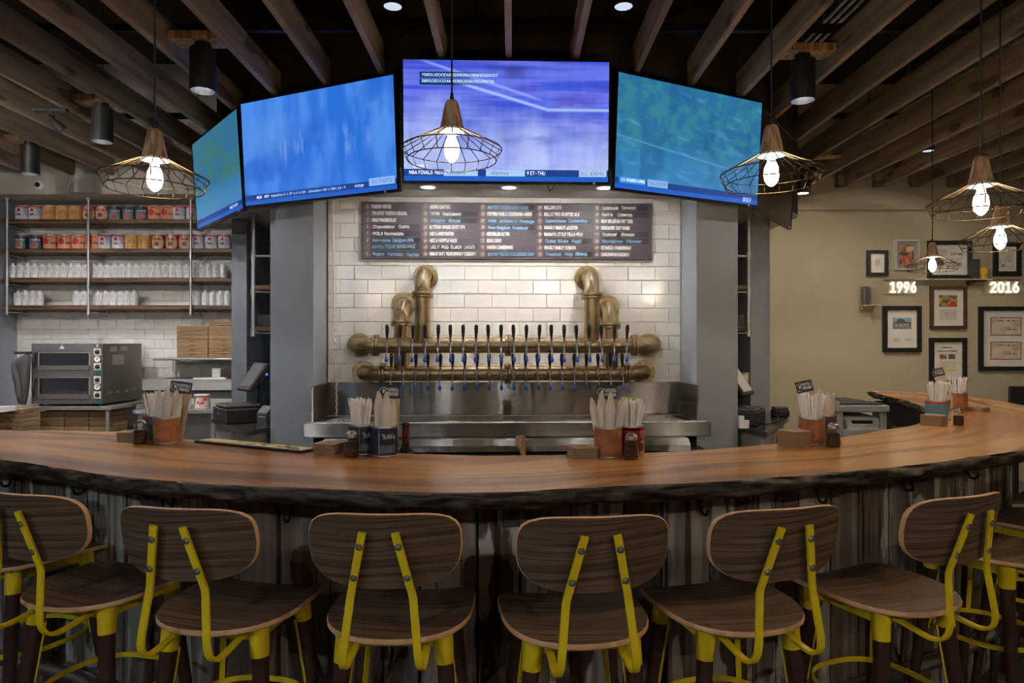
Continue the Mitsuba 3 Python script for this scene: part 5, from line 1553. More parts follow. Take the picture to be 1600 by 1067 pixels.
for z in (1.206, 0.938):
    part(ov, 'switch', join(*[cbox(cx - 0.026 + 0.03 * j, cx + 0.0 + 0.03 * j, YF - 0.008, YF - 0.003, z - 0.016, z + 0.016, 0.002) for j in (0, 1)]), 'mat_teal', label='green switches')
part(ov, 'badge', aim(lathe([(0, 0), (0.013, 0), (0.013, 0.004), (0, 0.004)], 16), (cx, YF - 0.003, 1.466), (0, -1, 0)), 'mat_light_plastic', 40)
tri = sg.Polygon([(-0.026, 0), (0.026, 0), (0, 0.042)]).difference(sg.box(-0.0025, 0.010, 0.0025, 0.027))
m = trimesh.creation.extrude_polygon(tri, 0.001, engine='earcut')
v = np.array(m.vertices)
part(ov, 'warning_triangle', mesh(np.stack([v[:, 0] + X0 + WP * 0.43, YF - v[:, 2] - 0.0005, v[:, 1] + 1.437], 1), m.faces), 'mat_enamel', label='pale warning triangle')
part(ov, 'side_label', join(box(X1, X1 + 0.001, 6.62, 6.74, 1.41, 1.46), box(X1, X1 + 0.001, 6.80, 6.92, 1.42, 1.46), box(X1, X1 + 0.001, 6.66, 6.86, 1.28, 1.38)), 'mat_grey_plastic')
for i in range(4): part(ov, 'vent_slot', join(*[box(X1, X1 + 0.002, 6.58 + 0.14 * i, 6.66 + 0.14 * i, 1.00 + 0.006 * j, 1.003 + 0.006 * j) for j in range(5)]), 'mat_grey_plastic')
for x in (X0 + 0.05, X1 - 0.05):
    for y in (YF + 0.06, YB - 0.06): part(ov, 'foot', move(cyl(0.018, Z0, Z0 + 0.02, 10), x, y, 0), 'mat_black')
mitt = thing('oven_mitt', 'black jacket-like cloth hanging from the left side of the oven', 'cloth')
outl = [(-4.566, 1.395), (-4.62, 1.37), (-4.675, 1.335), (-4.715, 1.305), (-4.70, 1.20), (-4.672, 1.07), (-4.655, 0.965), (-4.64, 0.915), (-4.60, 0.905), (-4.585, 0.94), (-4.565, 1.08), (-4.553, 1.25), (-4.548, 1.36)]
o = np.array(outl)
cen = o.mean(0)
rings_ = []
for sc, dy in ((1.0, 0.0), (0.97, -0.022), (0.72, -0.040), (0.40, -0.030), (0.0, -0.036)):
    q = cen + (o - cen) * sc
    rings_.append(np.stack([q[:, 0], 6.44 + dy + 0.012 * np.sin(q[:, 0] * 90 + q[:, 1] * 14), q[:, 1]], 1))
bk = [np.stack([(cen + (o - cen) * sc)[:, 0], np.full(len(o), 6.462), (cen + (o - cen) * sc)[:, 1]], 1) for sc in (0.0, 0.97)]
rows = np.array(bk + rings_)
rows = np.concatenate([rows, rows[:, :1]], 1)
v, f = grid(rows)
m = mesh(v, f)
m.merge_vertices()
m.fix_normals()
part(mitt, 'cloth_body', m, 'mat_charcoal', 50)
part(mitt, 'hanging_rod', aim(cyl(0.012, 0, 0.16, 10), (-4.70, 6.45, 1.40), (1, 0, 0)), 'mat_black', 40)
part(mitt, 'button', aim(lathe([(0, 0), (0.013, 0), (0.012, 0.006), (0, 0.008)], 12), (-4.688, 6.425, 1.16), (0, -1, 0)), 'mat_black', 40)


def steel_table(name, x0, x1, y0, y1, z, lab, leg=0.02, shelf=None):
    k = thing(name, lab, 'steel table')
    part(k, 'table_top', cbox(x0, x1, y0, y1, z - 0.035, z, 0.004), 'mat_steel_plain')
    for x in (x0 + 0.05, x1 - 0.06):
        for y in (y0 + 0.04, y1 - 0.05):
            part(k, 'leg', move(cyl(leg, 0, z - 0.035, 12), x, y, 0), 'mat_steel_plain', 40)
    if shelf: part(k, 'under_shelf', box(x0 + 0.02, x1 - 0.03, y0 + 0.02, y1 - 0.02, shelf - 0.02, shelf), 'mat_steel_plain')
    return k


tb = steel_table('oven_table', -4.62, -3.78, 6.44, 7.35, 0.8925, 'stainless steel table under the pizza oven', 0.02, 0.60)
part(tb, 'temperature_display', box(-4.60, -4.47, 6.432, 6.44, 0.862, 0.888), 'mat_led_label', label='small pale blue label')
box_cache = {}


def pizza_box(x0, x1, y0, y1, z, h, lab, grp, tab=True, yaw=0.0):
    k = thing('pizza_box', lab, 'pizza box', grp)
    w, d = x1 - x0, y1 - y0
    key = (round(w, 3), round(d, 3), round(h, 3), int(rng.integers(2)))
    if key not in box_cache:
        b = shape(join(cbox(-w / 2, w / 2, -d / 2, d / 2, 0.0005, h * 0.60, 0.002), cbox(-w / 2 - 0.003, w / 2 + 0.003, -d / 2 - 0.003, d / 2, h * 0.48, h - 0.001, 0.002)), ('mat_card', 'mat_card_b')[key[3]])
        s_ = shape(join(box(-w / 2 + 0.01, w / 2 - 0.03, -d / 2 - 0.0005, -d / 2, h * 0.42, h * 0.48)), 'mat_seam')
        t_ = shape(box(-0.022, 0.022, -d / 2 - 0.0045, -d / 2 - 0.003, h * 0.62, h * 0.86), 'mat_seam')
        box_cache[key] = (b, s_, t_)
    tw = place((x0 + x1) / 2, (y0 + y1) / 2, z, yaw + float(rng.normal(0, 0.6)))
    part(k, 'carton', box_cache[key][0], None, tw=tw)
    part(k, 'front_gap', box_cache[key][1], None, tw=tw)
    if tab: part(k, 'lid_slot', box_cache[key][2], None, tw=tw, label='dark tab slot')


for c in range(4):
    n = 5
    xa = -4.5346 + c * 0.238
    if c == 3: continue
    for i in range(n):
        pizza_box(xa, xa + 0.226, 6.56, 6.80, 0.6005 + 0.0475 * i, 0.047, f'kraft pizza box under the oven, {nth(n - 1 - i)} from the top of the {("left", "middle", "right")[c]} stack', 'pizza boxes under the oven', False)
for i in range(6):
    pizza_box(-4.6113, -4.3988, 6.12, 6.36, 0.655 + 0.0405 * i, 0.040, f'kraft pizza box left of the oven table, {nth(5 - i)} from the top', 'pizza boxes left of the oven', i % 2 == 1, 3.0 * (i % 3 - 1))
sb = thing('box_stand', 'low steel stand under the pizza boxes left of the oven', 'stand')
part(sb, 'stand_top', box(-4.72, -4.34, 6.05, 6.42, 0.635, 0.6545), 'mat_steel_plain')
for x in (-4.70, -4.36):
    for y in (6.07, 6.40): part(sb, 'leg', box(x - .012, x + .012, y - .012, y + .012, 0, 0.635), 'mat_steel_plain')

# prep station with glass guard
pr = thing('prep_station', 'stainless steel salad prep station with a glass guard', 'prep station')
xa, xb, yf, yb = -3.7107, -2.56, 6.85, 7.34
zt = 1.1205
part(pr, 'cabinet', join(box(xa, xb, yf, yb, zt - 0.10, zt), box(xa + 0.02, xb, yf + 0.05, yb, 0.12, zt - 0.18)), 'mat_steel_plain')
part(pr, 'recess', box(xa + 0.01, xb, yf + 0.03, yb, zt - 0.18, zt - 0.10), 'mat_charcoal')
for x in (xa + 0.06, xb - 0.06):
    for y in (yf + 0.1, yb - 0.05): part(pr, 'leg', move(cyl(0.02, 0, 0.12, 10), x, y, 0), 'mat_steel_plain')
for i in range(3): part(pr, 'pan', box(xa + 0.10 + 0.28 * i, xa + 0.34 + 0.28 * i, yf + 0.07, yb - 0.1, zt, zt + 0.006), 'mat_charcoal')
part(pr, 'front_ledge', box(xa, xb, yf - 0.006, yf + 0.01, zt - 0.006, zt + 0.010), 'mat_steel_plain')
zg = 1.3388
part(pr, 'top_shelf', cbox(xa + 0.06, xb, yf + 0.10, yb, zg - 0.018, zg, 0.003), 'mat_steel_plain')
part(pr, 'shelf_rail', aim(cyl(0.012, 0, xb - xa - 0.06, 10), (xa + 0.06, yf + 0.10, zg - 0.008), (1, 0, 0)), 'mat_galvanised', 40)
gl = mesh([(xa + 0.03, yf + 0.012, zt), (xb, yf + 0.012, zt), (xb, yf + 0.10, zg - 0.02), (xa + 0.08, yf + 0.10, zg - 0.02)], [(0, 1, 2), (0, 2, 3)])
part(pr, 'guard_glass', gl, 'mat_glass', label='sloping glass guard')
gl = mesh([(xa + 0.03, yf + 0.012, zt), (xa + 0.03, yb, zt), (xa + 0.08, yb, zg - 0.02), (xa + 0.08, yf + 0.10, zg - 0.02)], [(0, 1, 2), (0, 2, 3)])
part(pr, 'guard_glass', gl, 'mat_glass')
part(pr, 'post', join(*[move(cyl(0.010, zt, zg - 0.018, 8), x, yb - 0.04, 0) for x in (xa + 0.12, (xa + xb) / 2, xb - 0.05)]), 'mat_steel_plain')
solid('food_container', join(cbox(-3.0703, -2.9784, 6.98, 7.1, zt + 0.006, zt + 0.115, 0.008)), 'mat_light_plastic', 'clear-grey plastic food container inside the glass guard', 'container')
solid('cutting_board', cbox(-3.2279, -2.8967, 6.90, 6.97, zt + 0.0062, zt + 0.022, 0.003), 'mat_white', 'white cutting board lying inside the glass guard', 'cutting board')
wg = (-3.1195 - -3.4344)
for st_, (px, n) in enumerate(((276.5, 7), (326.0, 8))):
    x0 = (px - 800) / 1067 * 7.0
    for i in range(n):
        pizza_box(x0, x0 + wg, 7.0, 7.30, zg + 0.0005 + 0.0475 * i, 0.047, f'kraft pizza box on the prep station, {nth(n - 1 - i) + " from the top" if i < n - 1 else "topmost"} of the {("left", "right")[st_]} stack', 'pizza boxes on the prep station', i < 4)

# lower work table with tubs
wt2 = thing('work_table', 'stainless work table before the prep station, navy-reflecting front', 'steel table')
xa, xb, yf, yb = -3.3457, -2.6066, 6.02, 6.62
part(wt2, 'table_top', cbox(xa, xb, yf, yb, 0.868, 0.90, 0.004), 'mat_steel_plain')
part(wt2, 'back_lip', join(cbox(xa, xa + 0.012, yf + 0.05, yb, 0.90, 0.945, 0.003), box(xa, xb, yb - 0.012, yb, 0.90, 0.955)), 'mat_steel_plain')
part(wt2, 'cabinet', box(xa + 0.10, xb - 0.06, yf + 0.05, yb, 0.1, 0.868), 'mat_dark_steel')
part(wt2, 'post', join(box(xa + 0.03, xa + 0.07, yf + 0.03, yf + 0.07, 0, 0.868), box(xb - 0.06, xb - 0.025, yf + 0.02, yf + 0.055, 0, 0.868)), 'mat_steel_plain')
part(wt2, 'temperature_display', box(xa + 0.03, xa + 0.10, yf - 0.006, yf, 0.870, 0.893), 'mat_led_label', label='small pale blue label')
for i, (px, kd, r, lab) in enumerate(((290, 5, 0.046, 'white tub on the steel work table, behind the left menu card'), (312, 8, 0.068, 'blue and red tub on the steel work table, behind the left menu card'))):
    k = thing('food_tub', lab, 'tub')
    tw = place((px - 800) / 1067 * 6.2, 6.2 + 0.05 * i, 0.9005, -20)
    part(k, 'body', lathe([(0, 0), (r - 0.002, 0), (r, 0.003), (r, 0.112), (r + 0.003, 0.113), (r + 0.003, 0.122), (0, 0.123)], 24), 'mat_white', 40, tw=tw)
    m, uv = label_wrap(r + 0.0006, 0.005, 0.110, kd)
    part(k, 'paper_label', m, 'mat_can', True, uv, tw=tw)

# white-topped counter by the left wall
k = thing('side_counter', 'white-topped side counter by the grey left wall', 'counter')
part(k, 'counter_top', prism([(-5.345, 4.9), (-4.55, 4.9), (-4.38, 6.02), (-4.42, 6.10), (-5.345, 6.10)], 0.895, 0.932), 'mat_white')
part(k, 'cabinet', box(-5.345, -4.75, 5.0, 6.0, 0, 0.895), 'mat_cabinet')

# ------------------------------------------------------------------ till niches
def niche_counter(sd, poly, lab):
    k = thing('till_counter', lab, 'counter')
    p = sg.Polygon(poly)
    part(k, 'counter_top', prism(p, 0.872, 0.90), 'mat_stone', label='glossy black stone top')
    part(k, 'cabinet', prism(p.buffer(-0.03, join_style=2), 0.0, 0.872), 'mat_cabinet')
    return k


LP = [(-1.766, 4.53), (-2.35, 5.33), (-2.395, 5.835), (-2.267, 5.837), (-2.267, 6.395), (-1.705, 6.395), (-1.705, 4.80)]
RP = [(1.677, 4.50), (2.178, 5.38), (2.20, 5.835), (2.038, 5.837), (2.038, 6.395), (1.588, 6.395), (1.588, 4.79)]
for sd, poly, lab in ((-1, LP, 'grey till counter with black top left of the tiled bay'), (1, RP, 'grey till counter with black top right of the tiled bay')):
    k = niche_counter(sd, poly, lab)
    a, b = np.array(poly[0]), np.array(poly[1])
    u = (b - a) / np.linalg.norm(b - a)
    nrm = np.array([u[1], -u[0]]) * (1 if sd > 0 else -1)
    for t in (0.40, 0.46):
        q = a + (b - a) * t - nrm * 0.027
        hz = 0.80
        part(k, 'door_handle', tube(fillet([(*(q), hz - 0.05), (*(q + nrm * 0.028), hz - 0.05), (*(q + nrm * 0.028), hz + 0.05), (*(q), hz + 0.05)], 0.012, 4), 0.004, 8), 'mat_chrome', True, label='slim chrome handle')
    m_ = a + (b - a) * 0.43 - nrm * 0.0285
    part(k, 'door_seam', hull([(*(m_ + u * s_ + nrm * o_), z) for s_ in (-0.002, 0.002) for o_ in (0, 0.0012) for z in (0.1, 0.86)]), 'mat_charcoal')

for sd in (-1, 1):
    side = 'left' if sd < 0 else 'right'
    # pipe shelf
    px, pier = (-2.1279, -1.705) if sd < 0 else (1.9488, 1.588)
    k = thing('pipe_shelf', f'galvanised pipe shelf in the {side} till niche', 'shelf')
    zs = (2.2069, 1.9119, 1.5748)
    part(k, 'upright_pipe', move(cyl(0.018, zs[2], 2.55, 12), px, 5.62, 0), 'mat_galvanised', 40)
    part(k, 'ceiling_flange', move(lathe([(0, 2.53), (0.02, 2.53), (0.022, 2.542), (0.045, 2.544), (0.045, 2.554), (0, 2.554)], 20), px, 5.62, 0), 'mat_galvanised', 40)
    for z in zs:
        part(k, 'side_pipe', aim(cyl(0.012, 0, abs(pier - px), 10), (px, 5.62, z), (-sd, 0, 0)), 'mat_galvanised', 40)
        part(k, 'tee_fitting', move(lathe([(0.018, -0.03), (0.024, -0.03), (0.024, 0.03), (0.018, 0.03)], 14), px, 5.62, z), 'mat_galvanised', 40)
        part(k, 'back_pipe', aim(cyl(0.012, 0, 0.215 + (0.56 if sd < 0 else 0), 10), (px, 5.62, z), (0, 1, 0)), 'mat_galvanised', 40)
    for z in zs[1:]:
        part(k, 'shelf_board', cbox(min(px - sd * 0.03, pier), max(px - sd * 0.03, pier), 5.56, 5.83, z + 0.012, z + 0.05, 0.003), 'mat_shelf')
    for i in range(6):
        z = zs[2] + 0.0505
        gx = px - sd * (0.065 + 0.062 * (i % 3))
        gy = 5.62 + 0.09 * (i // 3)
        solid('drinking_glass', lathe([(0, 0.004), (0.024, 0.004), (0.027, 0.10), (0.028, 0.10), (0.026, 0), (0, 0)], 14), 'mat_glass', f'clear glass on the pipe shelf in the {side} niche, {("front", "back")[i // 3]} row, {nth(i % 3)} from the pipe', 'glass',
              f'glasses in the {side} niche', smooth=30, tw=place(gx, gy, z))
    # till: drawer, screen on a stand, printer
    if sd < 0:
        k = thing('cash_drawer', 'black cash drawer box on the left till counter', 'cash drawer')
        tw = place(-2.06, 5.16, 0.9005, -52)
        part(k, 'box', cbox(-0.19, 0.19, -0.14, 0.14, 0.0, 0.105, 0.006), 'mat_black', tw=tw)
        part(k, 'lid', cbox(-0.17, 0.12, -0.13, 0.13, 0.105, 0.135, 0.012), 'mat_charcoal', tw=tw)
        part(k, 'lock', aim(cyl(0.008, 0, 0.006, 10), (-0.05, -0.14, 0.06), (0, -1, 0)), 'mat_chrome', tw=tw)
        k = thing('till_screen', 'tilted black till touch screen in the left niche', 'monitor')
        tw = T().translate([-1.985, 5.20, 1.24]).rotate([0, 0, 1], -52).rotate([1, 0, 0], -34)
        part(k, 'casing', cbox(-0.15, 0.15, 0, 0.035, -0.125, 0.125, 0.008), 'mat_black', tw=tw)
        part(k, 'screen', box(-0.128, 0.128, -0.0015, 0.002, -0.095, 0.105), 'mat_pos_screen', tw=tw, label='grey screen')
        part(k, 'stand', tube([(-1.93, 5.24, 1.036), (-1.93, 5.245, 1.13), (-1.96, 5.22, 1.22)], 0.025, 10), 'mat_black')
        part(k, 'power_lamp', move(trimesh.creation.icosphere(2, 0.009), -1.869, 5.2, 1.2509), 'mat_glow', True, emitter=emit((0.1, 0.2, 3.5)), label='small blue lamp')
        part(k, 'lamp_arm', tube([(-1.869, 5.21, 1.2509), (-1.90, 5.26, 1.22), (-1.93, 5.245, 1.13)], 0.006, 6), 'mat_black')
        k = thing('receipt_printer', 'black receipt printer beside the left pier', 'printer')
        tw = place(-1.735, 4.92, 0.9005, -35)
        part(k, 'body', hull([(x, y, z) for x in (-.055, .055) for y, z in ((-.08, 0), (.08, 0), (.08, .13), (-.03, .14), (-.08, .09))]), 'mat_charcoal', tw=tw)
        part(k, 'paper_slot', box(-.04, .04, -.081, -.078, .06, .068), 'mat_grey_plastic', tw=tw)
    else:
        k = thing('cash_drawer', 'black cash drawer box on the right till counter', 'cash drawer')
        tw = place(1.70, 5.00, 0.9005, 60)
        part(k, 'box', cbox(-0.17, 0.17, -0.12, 0.14, 0.0, 0.10, 0.006), 'mat_black', tw=tw)
        part(k, 'keyboard', join(cbox(-0.15, 0.15, -0.11, 0.10, 0.10, 0.118, 0.005), *[box(-.13 + .03 * i, -.108 + .03 * i, -.09 + .03 * j, -.068 + .03 * j, .118, .124) for i in range(9) for j in range(6)]), 'mat_charcoal', tw=tw, label='keypad on top')
        k = thing('till_screen', 'till screen seen edge-on beside the right pier', 'monitor')
        tw = T().translate([1.687, 5.04, 1.22]).rotate([0, 0, 1], 58).rotate([1, 0, 0], -34)
        part(k, 'casing', cbox(-0.15, 0.15, 0, 0.03, -0.125, 0.125, 0.006), 'mat_black', tw=tw)
        part(k, 'screen', box(-0.13, 0.13, -0.0015, 0.002, -0.10, 0.105), 'mat_light_plastic', tw=tw, label='pale screen')
        part(k, 'stand', tube([(1.70, 5.09, 1.018), (1.70, 5.09, 1.10), (1.69, 5.07, 1.20)], 0.025, 10), 'mat_black')
        k = thing('picture_frame', 'small brown picture frame leaning in the right till niche', 'picture frame')
        part(k, 'frame', box(1.8969, 1.9993, 5.75, 5.765, 1.0812, 1.2429), 'mat_turned')
        part(k, 'sheet', box(1.8969, 1.9858, 5.747, 5.75, 1.092, 1.2267), 'mat_paper')
        part(k, 'easel', box(1.90, 1.96, 5.752, 5.80, 0.9, 1.0812), 'mat_black')
        k = thing('card_reader', 'flat black card reader on the right edge of the till counter', 'card reader')
        part(k, 'body', cbox(2.0876, 2.2062, 5.42, 5.52, 0.9005, 0.955, 0.006), 'mat_black')
        part(k, 'upper_body', cbox(2.0928, 2.201, 5.43, 5.51, 0.955, 0.983, 0.006), 'mat_charcoal')
        for i, (px_, h) in enumerate(((1158, 0.085), (1166, 0.055))):
            solid('paper_cup', lathe([(0, 0), (0.018, 0), (0.022, h), (0.0205, h), (0.017, 0.003), (0, 0.003)], 16), 'mat_white', ('taller', 'shorter')[i] + ' small white cup on the right till counter', 'cup', smooth=40, tw=place((px_ - 800) / 1067 * 4.72, 4.72, 0.9005))
        solid('cable', tube(smooth_path([(1.80, 4.98, 0.906), (1.88, 4.95, 0.908), (1.93, 5.02, 0.912), (1.98, 5.10, 0.906), (2.03, 5.20, 0.908), (2.06, 5.42, 0.93)], 24), 0.005, 6), 'mat_black', 'black cable lying on the right till counter', 'cable', smooth=True)

# ------------------------------------------------------------------ picture wall
WY = 7.4


def framed(px0, px1, py0, py1, bw, fm, mat_m, lab, items, depth=0.028):
    k = thing('picture_frame', lab, 'picture frame')
    s = 7.38 / 1067
    x0, x1, z1, z0 = (px0 - 800) * s, (px1 - 800) * s, 1.48 + (538 - py0) * s, 1.48 + (538 - py1) * s
    b = bw * s
    bars = [hull([(xa_, y, z_) for xa_, z_ in q for y in (WY - depth, WY - 0.001)]) for q in
            ([(x0, z0), (x1, z0), (x1 - b, z0 + b), (x0 + b, z0 + b)], [(x0, z1), (x1, z1), (x1 - b, z1 - b), (x0 + b, z1 - b)], [(x0, z0), (x0, z1), (x0 + b, z1 - b), (x0 + b, z0 + b)], [(x1, z0), (x1, z1), (x1 - b, z1 - b), (x1 - b, z0 + b)])]
    part(k, 'frame', join(*bars), fm)
    part(k, 'mount', box(x0 + b * .9, x1 - b * .9, WY - 0.010, WY - 0.001, z0 + b * .9, z1 - b * .9), mat_m)
    iw, ih = x1 - x0 - 2 * b, z1 - z0 - 2 * b
    for nm, pic, (u0, u1, v0, v1) in items:
        xa_, xb_, za_, zb_ = x0 + b + iw * u0, x0 + b + iw * u1, z0 + b + ih * v0, z0 + b + ih * v1
        if pic == 'text':
            t = text(nm, zb_ - za_, xb_ - xa_)
            part(k, 'lettering', move(t, xa_, WY - 0.0105, za_), 'mat_black')
        else:
            m, uv = sheet(xa_, xb_, za_, zb_, WY - 0.0115, pic)
            part(k, nm, m, 'mat_picture', False, uv)
    return k


framed(1355, 1388, 391, 431, 5.2, 'mat_black', 'mat_paper', 'small black frame with a white sheet at the left of the picture wall', [('printed_sheet', 0, (0.34, 0.66, 0.35, 0.72))])
framed(1398, 1437, 374, 422, 3.4, 'mat_light_plastic', 'mat_grey_plastic', 'silver frame around a dark photograph left of the food article', [('photograph', 1, (0.16, 0.84, 0.12, 0.86))])
framed(1450, 1519, 376, 436, 6.5, 'mat_black', 'mat_white', 'wide black frame with a two-page food article behind the smallest pendant', [('photograph', 6, (0.10, 0.34, 0.30, 0.62)), ('printed_sheet', 0, (0.10, 0.45, 0.64, 0.86)), ('printed_sheet', 0, (0.52, 0.88, 0.22, 0.55)), ("food ' news", 'text', (0.52, 0.88, 0.66, 0.75))])
framed(1553, 1596, 378, 431, 7, 'mat_black', 'mat_white', 'black frame with a sealed certificate behind the lower right pendant', [('certificate', 5, (0.12, 0.88, 0.12, 0.92))])
framed(1454, 1511, 447, 514, 5.0, 'mat_bronze', 'mat_white', 'bronze frame with an article and a photograph of someone in red', [('photograph', 3, (0.20, 0.80, 0.52, 0.84)), ('printed_sheet', 0, (0.20, 0.80, 0.16, 0.46))])
framed(1380, 1440, 478, 550, 6.5, 'mat_black', 'mat_enamel', 'black frame with a small photograph of a house', [('photograph', 2, (0.20, 0.82, 0.50, 0.80)), ('printed_sheet', 0, (0.20, 0.44, 0.16, 0.26)), ('printed_sheet', 0, (0.60, 0.80, 0.18, 0.25))])
framed(1453, 1511, 528, 600, 6.5, 'mat_black', 'mat_enamel', 'black frame with a two-photo printed page behind the straws', [('photograph', 1, (0.22, 0.46, 0.55, 0.68)), ('photograph', 6, (0.52, 0.76, 0.55, 0.68)), ('printed_sheet', 7, (0.20, 0.80, 0.24, 0.50)), ('PARTY ON PARADE', 'text', (0.16, 0.82, 0.74, 0.785)), ('THE INDEPENDENT', 'text', (0.28, 0.68, 0.84, 0.87))])
framed(1530, 1619, 479, 579, 6.5, 'mat_black', 'mat_white', 'large dark frame with two certificates at the right edge', [('certificate', 4, (0.16, 0.80, 0.555, 0.885)), ('certificate', 4, (0.16, 0.80, 0.12, 0.445))])


def acrylic(x0, x1, y0, y1, z0, z1):
    return join(*[mesh(v, [(0, 1, 2), (0, 2, 3)]) for v in ([(x0, y0, z0), (x1, y0, z0), (x1, y0, z1), (x0, y0, z1)], [(x0, y0, z0), (x0, y1, z0), (x0, y1, z1), (x0, y0, z1)], [(x1, y0, z0), (x1, y1, z0), (x1, y1, z1), (x1, y0, z1)])])


s = 7.3 / 1067
wx = lambda px: (px - 800) * s
wz = lambda py: 1.48 + (538 - py) * s
for nm, pa, pb, lab in (('1996', 1395, 1440, 'lit acrylic sign reading 1996 on the picture wall'), ('2016', 1553, 1602, 'lit acrylic sign reading 2016 at the right edge')):
    k = thing('year_sign', lab, 'sign')
    part(k, 'acrylic_plate', box(wx(pa - 6), wx(pb), 7.372, 7.38, wz(459), wz(437)), 'mat_glass', label='clear acrylic plate')
    part(k, 'back_plate', box(wx(pa - 6), wx(pb), 7.39, 7.399, wz(459), wz(437)), 'mat_wall')
    part(k, 'cap_strip', box(wx(pa - 7), wx(pb + 1), 7.365, 7.4, wz(437), wz(435.6)), 'mat_bronze')
    part(k, 'numerals', move(text(nm, 0.112, wx(pb - 1) - wx(pa + 3), bold=True, depth=0.004), wx(pa + 2), 7.368, wz(456)), 'mat_glow', emitter=emit((2.6, 2.4, 1.7)), label='glowing white numerals')
k = thing('glass_shelf', 'thin clear shelf on the wall between the two year signs', 'shelf')
part(k, 'shelf_plate', box(wx(1436), wx(1552), 7.30, 7.399, wz(436.8), wz(435.4)), 'mat_enamel')
part(k, 'bracket', join(box(wx(1527), wx(1542), 7.30, 7.399, wz(439.5), wz(436.8)), move(aim(cyl(0.028, 0, 0.05, 14), (0, 0, 0), (0, -1, 0)), wx(1523), 7.398, wz(441))), 'mat_bronze')
k = thing('display_box', 'clear acrylic box with a dark object on the wall shelf', 'display box')
part(k, 'acrylic_cover', acrylic(wx(1519), wx(1553), 7.305, 7.395, wz(435.3), wz(393)), 'mat_glass')
part(k, 'dark_object', cbox(wx(1524), wx(1535), 7.33, 7.39, wz(435.3), wz(404), 0.004), 'mat_charcoal')
k = thing('cup', 'yellow plastic cup on the wall shelf', 'cup')
part(k, 'body', move(lathe([(0, 0), (0.038, 0), (0.045, 0.115), (0.047, 0.118), (0.043, 0.118), (0.036, 0.004), (0, 0.004)], 20), wx(1541), 7.345, wz(435.3)), 'mat_yellow_cup', 40)
k = thing('display_box', 'mirror-dark acrylic display box with a gold tag left of the house photograph', 'display box')
part(k, 'acrylic_cover', acrylic(wx(1350), wx(1376), 7.29, 7.399, wz(476), wz(445)), 'mat_glass')
part(k, 'base_plate', box(wx(1350), wx(1376), 7.29, 7.399, wz(477.5), wz(476)), 'mat_light_plastic')
part(k, 'dark_object', join(cbox(wx(1352), wx(1360), 7.32, 7.38, wz(476), wz(447), 0.004)), 'mat_charcoal')
part(k, 'silver_object', join(cbox(wx(1360.5), wx(1364), 7.32, 7.36, wz(476), wz(448), 0.004), cbox(wx(1352), wx(1352.7), 7.31, 7.33, wz(476), wz(449), 0.002)), 'mat_chrome')
part(k, 'gold_tag', box(wx(1351), wx(1366), 7.36, 7.399, wz(482.5), wz(477.6)), 'mat_gold')

# ------------------------------------------------------------------ utility cart and chair at the right
k = thing('utility_cart', 'grey plastic utility cart standing inside the right bend of the bar', 'cart')
cx0, cx1, cy0, cy1 = 2.36, 2.76, 4.98, 5.62
ztop = 1.0348
part(k, 'top_tray', join(cbox(cx0, cx1, cy0, cy1, ztop - 0.05, ztop - 0.03, 0.006), cbox(cx0, cx1, cy0, cy0 + 0.03, ztop - 0.05, ztop, 0.008), cbox(cx0, cx0 + 0.03, cy0, cy1, ztop - 0.05, ztop + 0.02, 0.008), cbox(cx1 - 0.03, cx1, cy0, cy1, ztop - 0.05, ztop, 0.008)), 'mat_grey_plastic')
for x in (cx0 + 0.02, cx1 - 0.06):
    for y in (cy0 + 0.015, cy1 - 0.05):
        part(k, 'post', cbox(x, x + 0.045, y, y + 0.04, 0.10, ztop - 0.045, 0.006), 'mat_grey_plastic')
part(k, 'lower_tray', join(cbox(cx0, cx1, cy0, cy1, 0.70, 0.72, 0.006), cbox(cx0 + 0.05, cx1, cy0 - 0.012, cy0 + 0.015, 0.56, 0.86, 0.008)), 'mat_grey_plastic')
part(k, 'push_handle', tube(smooth_path([(cx0 + 0.03, cy0 + 0.02, ztop + 0.01), (cx0 + 0.0, cy1 - 0.1, ztop + 0.06), (cx0 + 0.03, cy1, ztop + 0.065)], 14), 0.02, 10), 'mat_grey_plastic', True)
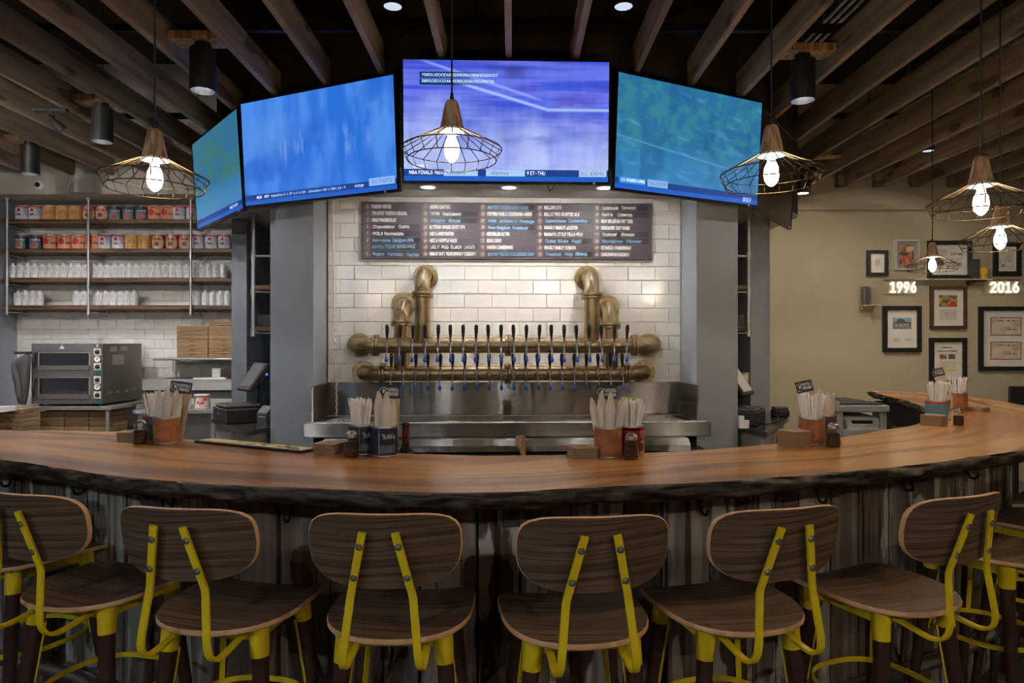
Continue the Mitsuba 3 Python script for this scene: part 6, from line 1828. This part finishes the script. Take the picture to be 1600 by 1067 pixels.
for x in (cx0 + 0.05, cx1 - 0.05):
    for y in (cy0 + 0.05, cy1 - 0.05): part(k, 'wheel', aim(cyl(0.05, -0.015, 0.015, 16), (x, y, 0.05), (1, 0, 0)), 'mat_black')
k = thing('drain_rack', 'black perforated rubber mat on the grey cart', 'mat')
hol = sg.box(cx0 + 0.04, cy0 + 0.04, cx1 - 0.035, cy1 - 0.03)
for i in range(8):
    for j in range(12):
        hol = hol.difference(sg.box(cx0 + 0.055 + 0.039 * i, cy0 + 0.055 + 0.045 * j, cx0 + 0.080 + 0.039 * i, cy0 + 0.083 + 0.045 * j))
part(k, 'mat_body', prism(hol, ztop - 0.0295, ztop + 0.012), 'mat_charcoal')
k = thing('label_printer', 'silver-grey printer on the lower tray of the cart', 'printer')
part(k, 'body', hull([(x, y, z) for x in (cx0 + 0.11, cx1 - 0.045) for y, z in ((cy0 + 0.05, 0.7205), (cy0 + 0.35, 0.7205), (cy0 + 0.35, 0.95), (cy0 + 0.10, 0.94), (cy0 + 0.05, 0.89))]), 'mat_light_plastic')
part(k, 'front_slot', box(cx0 + 0.15, cx1 - 0.10, cy0 + 0.055, cy0 + 0.07, 0.895, 0.918), 'mat_black')
k = thing('high_chair', 'black wooden high chair behind the bar at the right edge', 'chair')
hx, hy = 5.02, 6.55
part(k, 'backrest', cbox(hx - 0.26, hx + 0.2, hy - 0.02, hy + 0.01, 0.78, 1.08, 0.012), 'mat_black')
part(k, 'stud', aim(lathe([(0, 0), (0.014, 0), (0.01, 0.006), (0, 0.008)], 12), (hx - 0.10, hy - 0.02, 1.02), (0, -1, 0)), 'mat_gold', 40)
part(k, 'seat', cbox(hx - 0.22, hx + 0.2, hy - 0.42, hy - 0.02, 0.70, 0.74, 0.012), 'mat_black')
for x in (hx - 0.2, hx + 0.17):
    for y, zz in ((hy - 0.4, 0.70), (hy - 0.015, 0.80)):
        part(k, 'leg', box(x - 0.018, x + 0.018, y - 0.018, y + 0.018, 0, zz), 'mat_black')
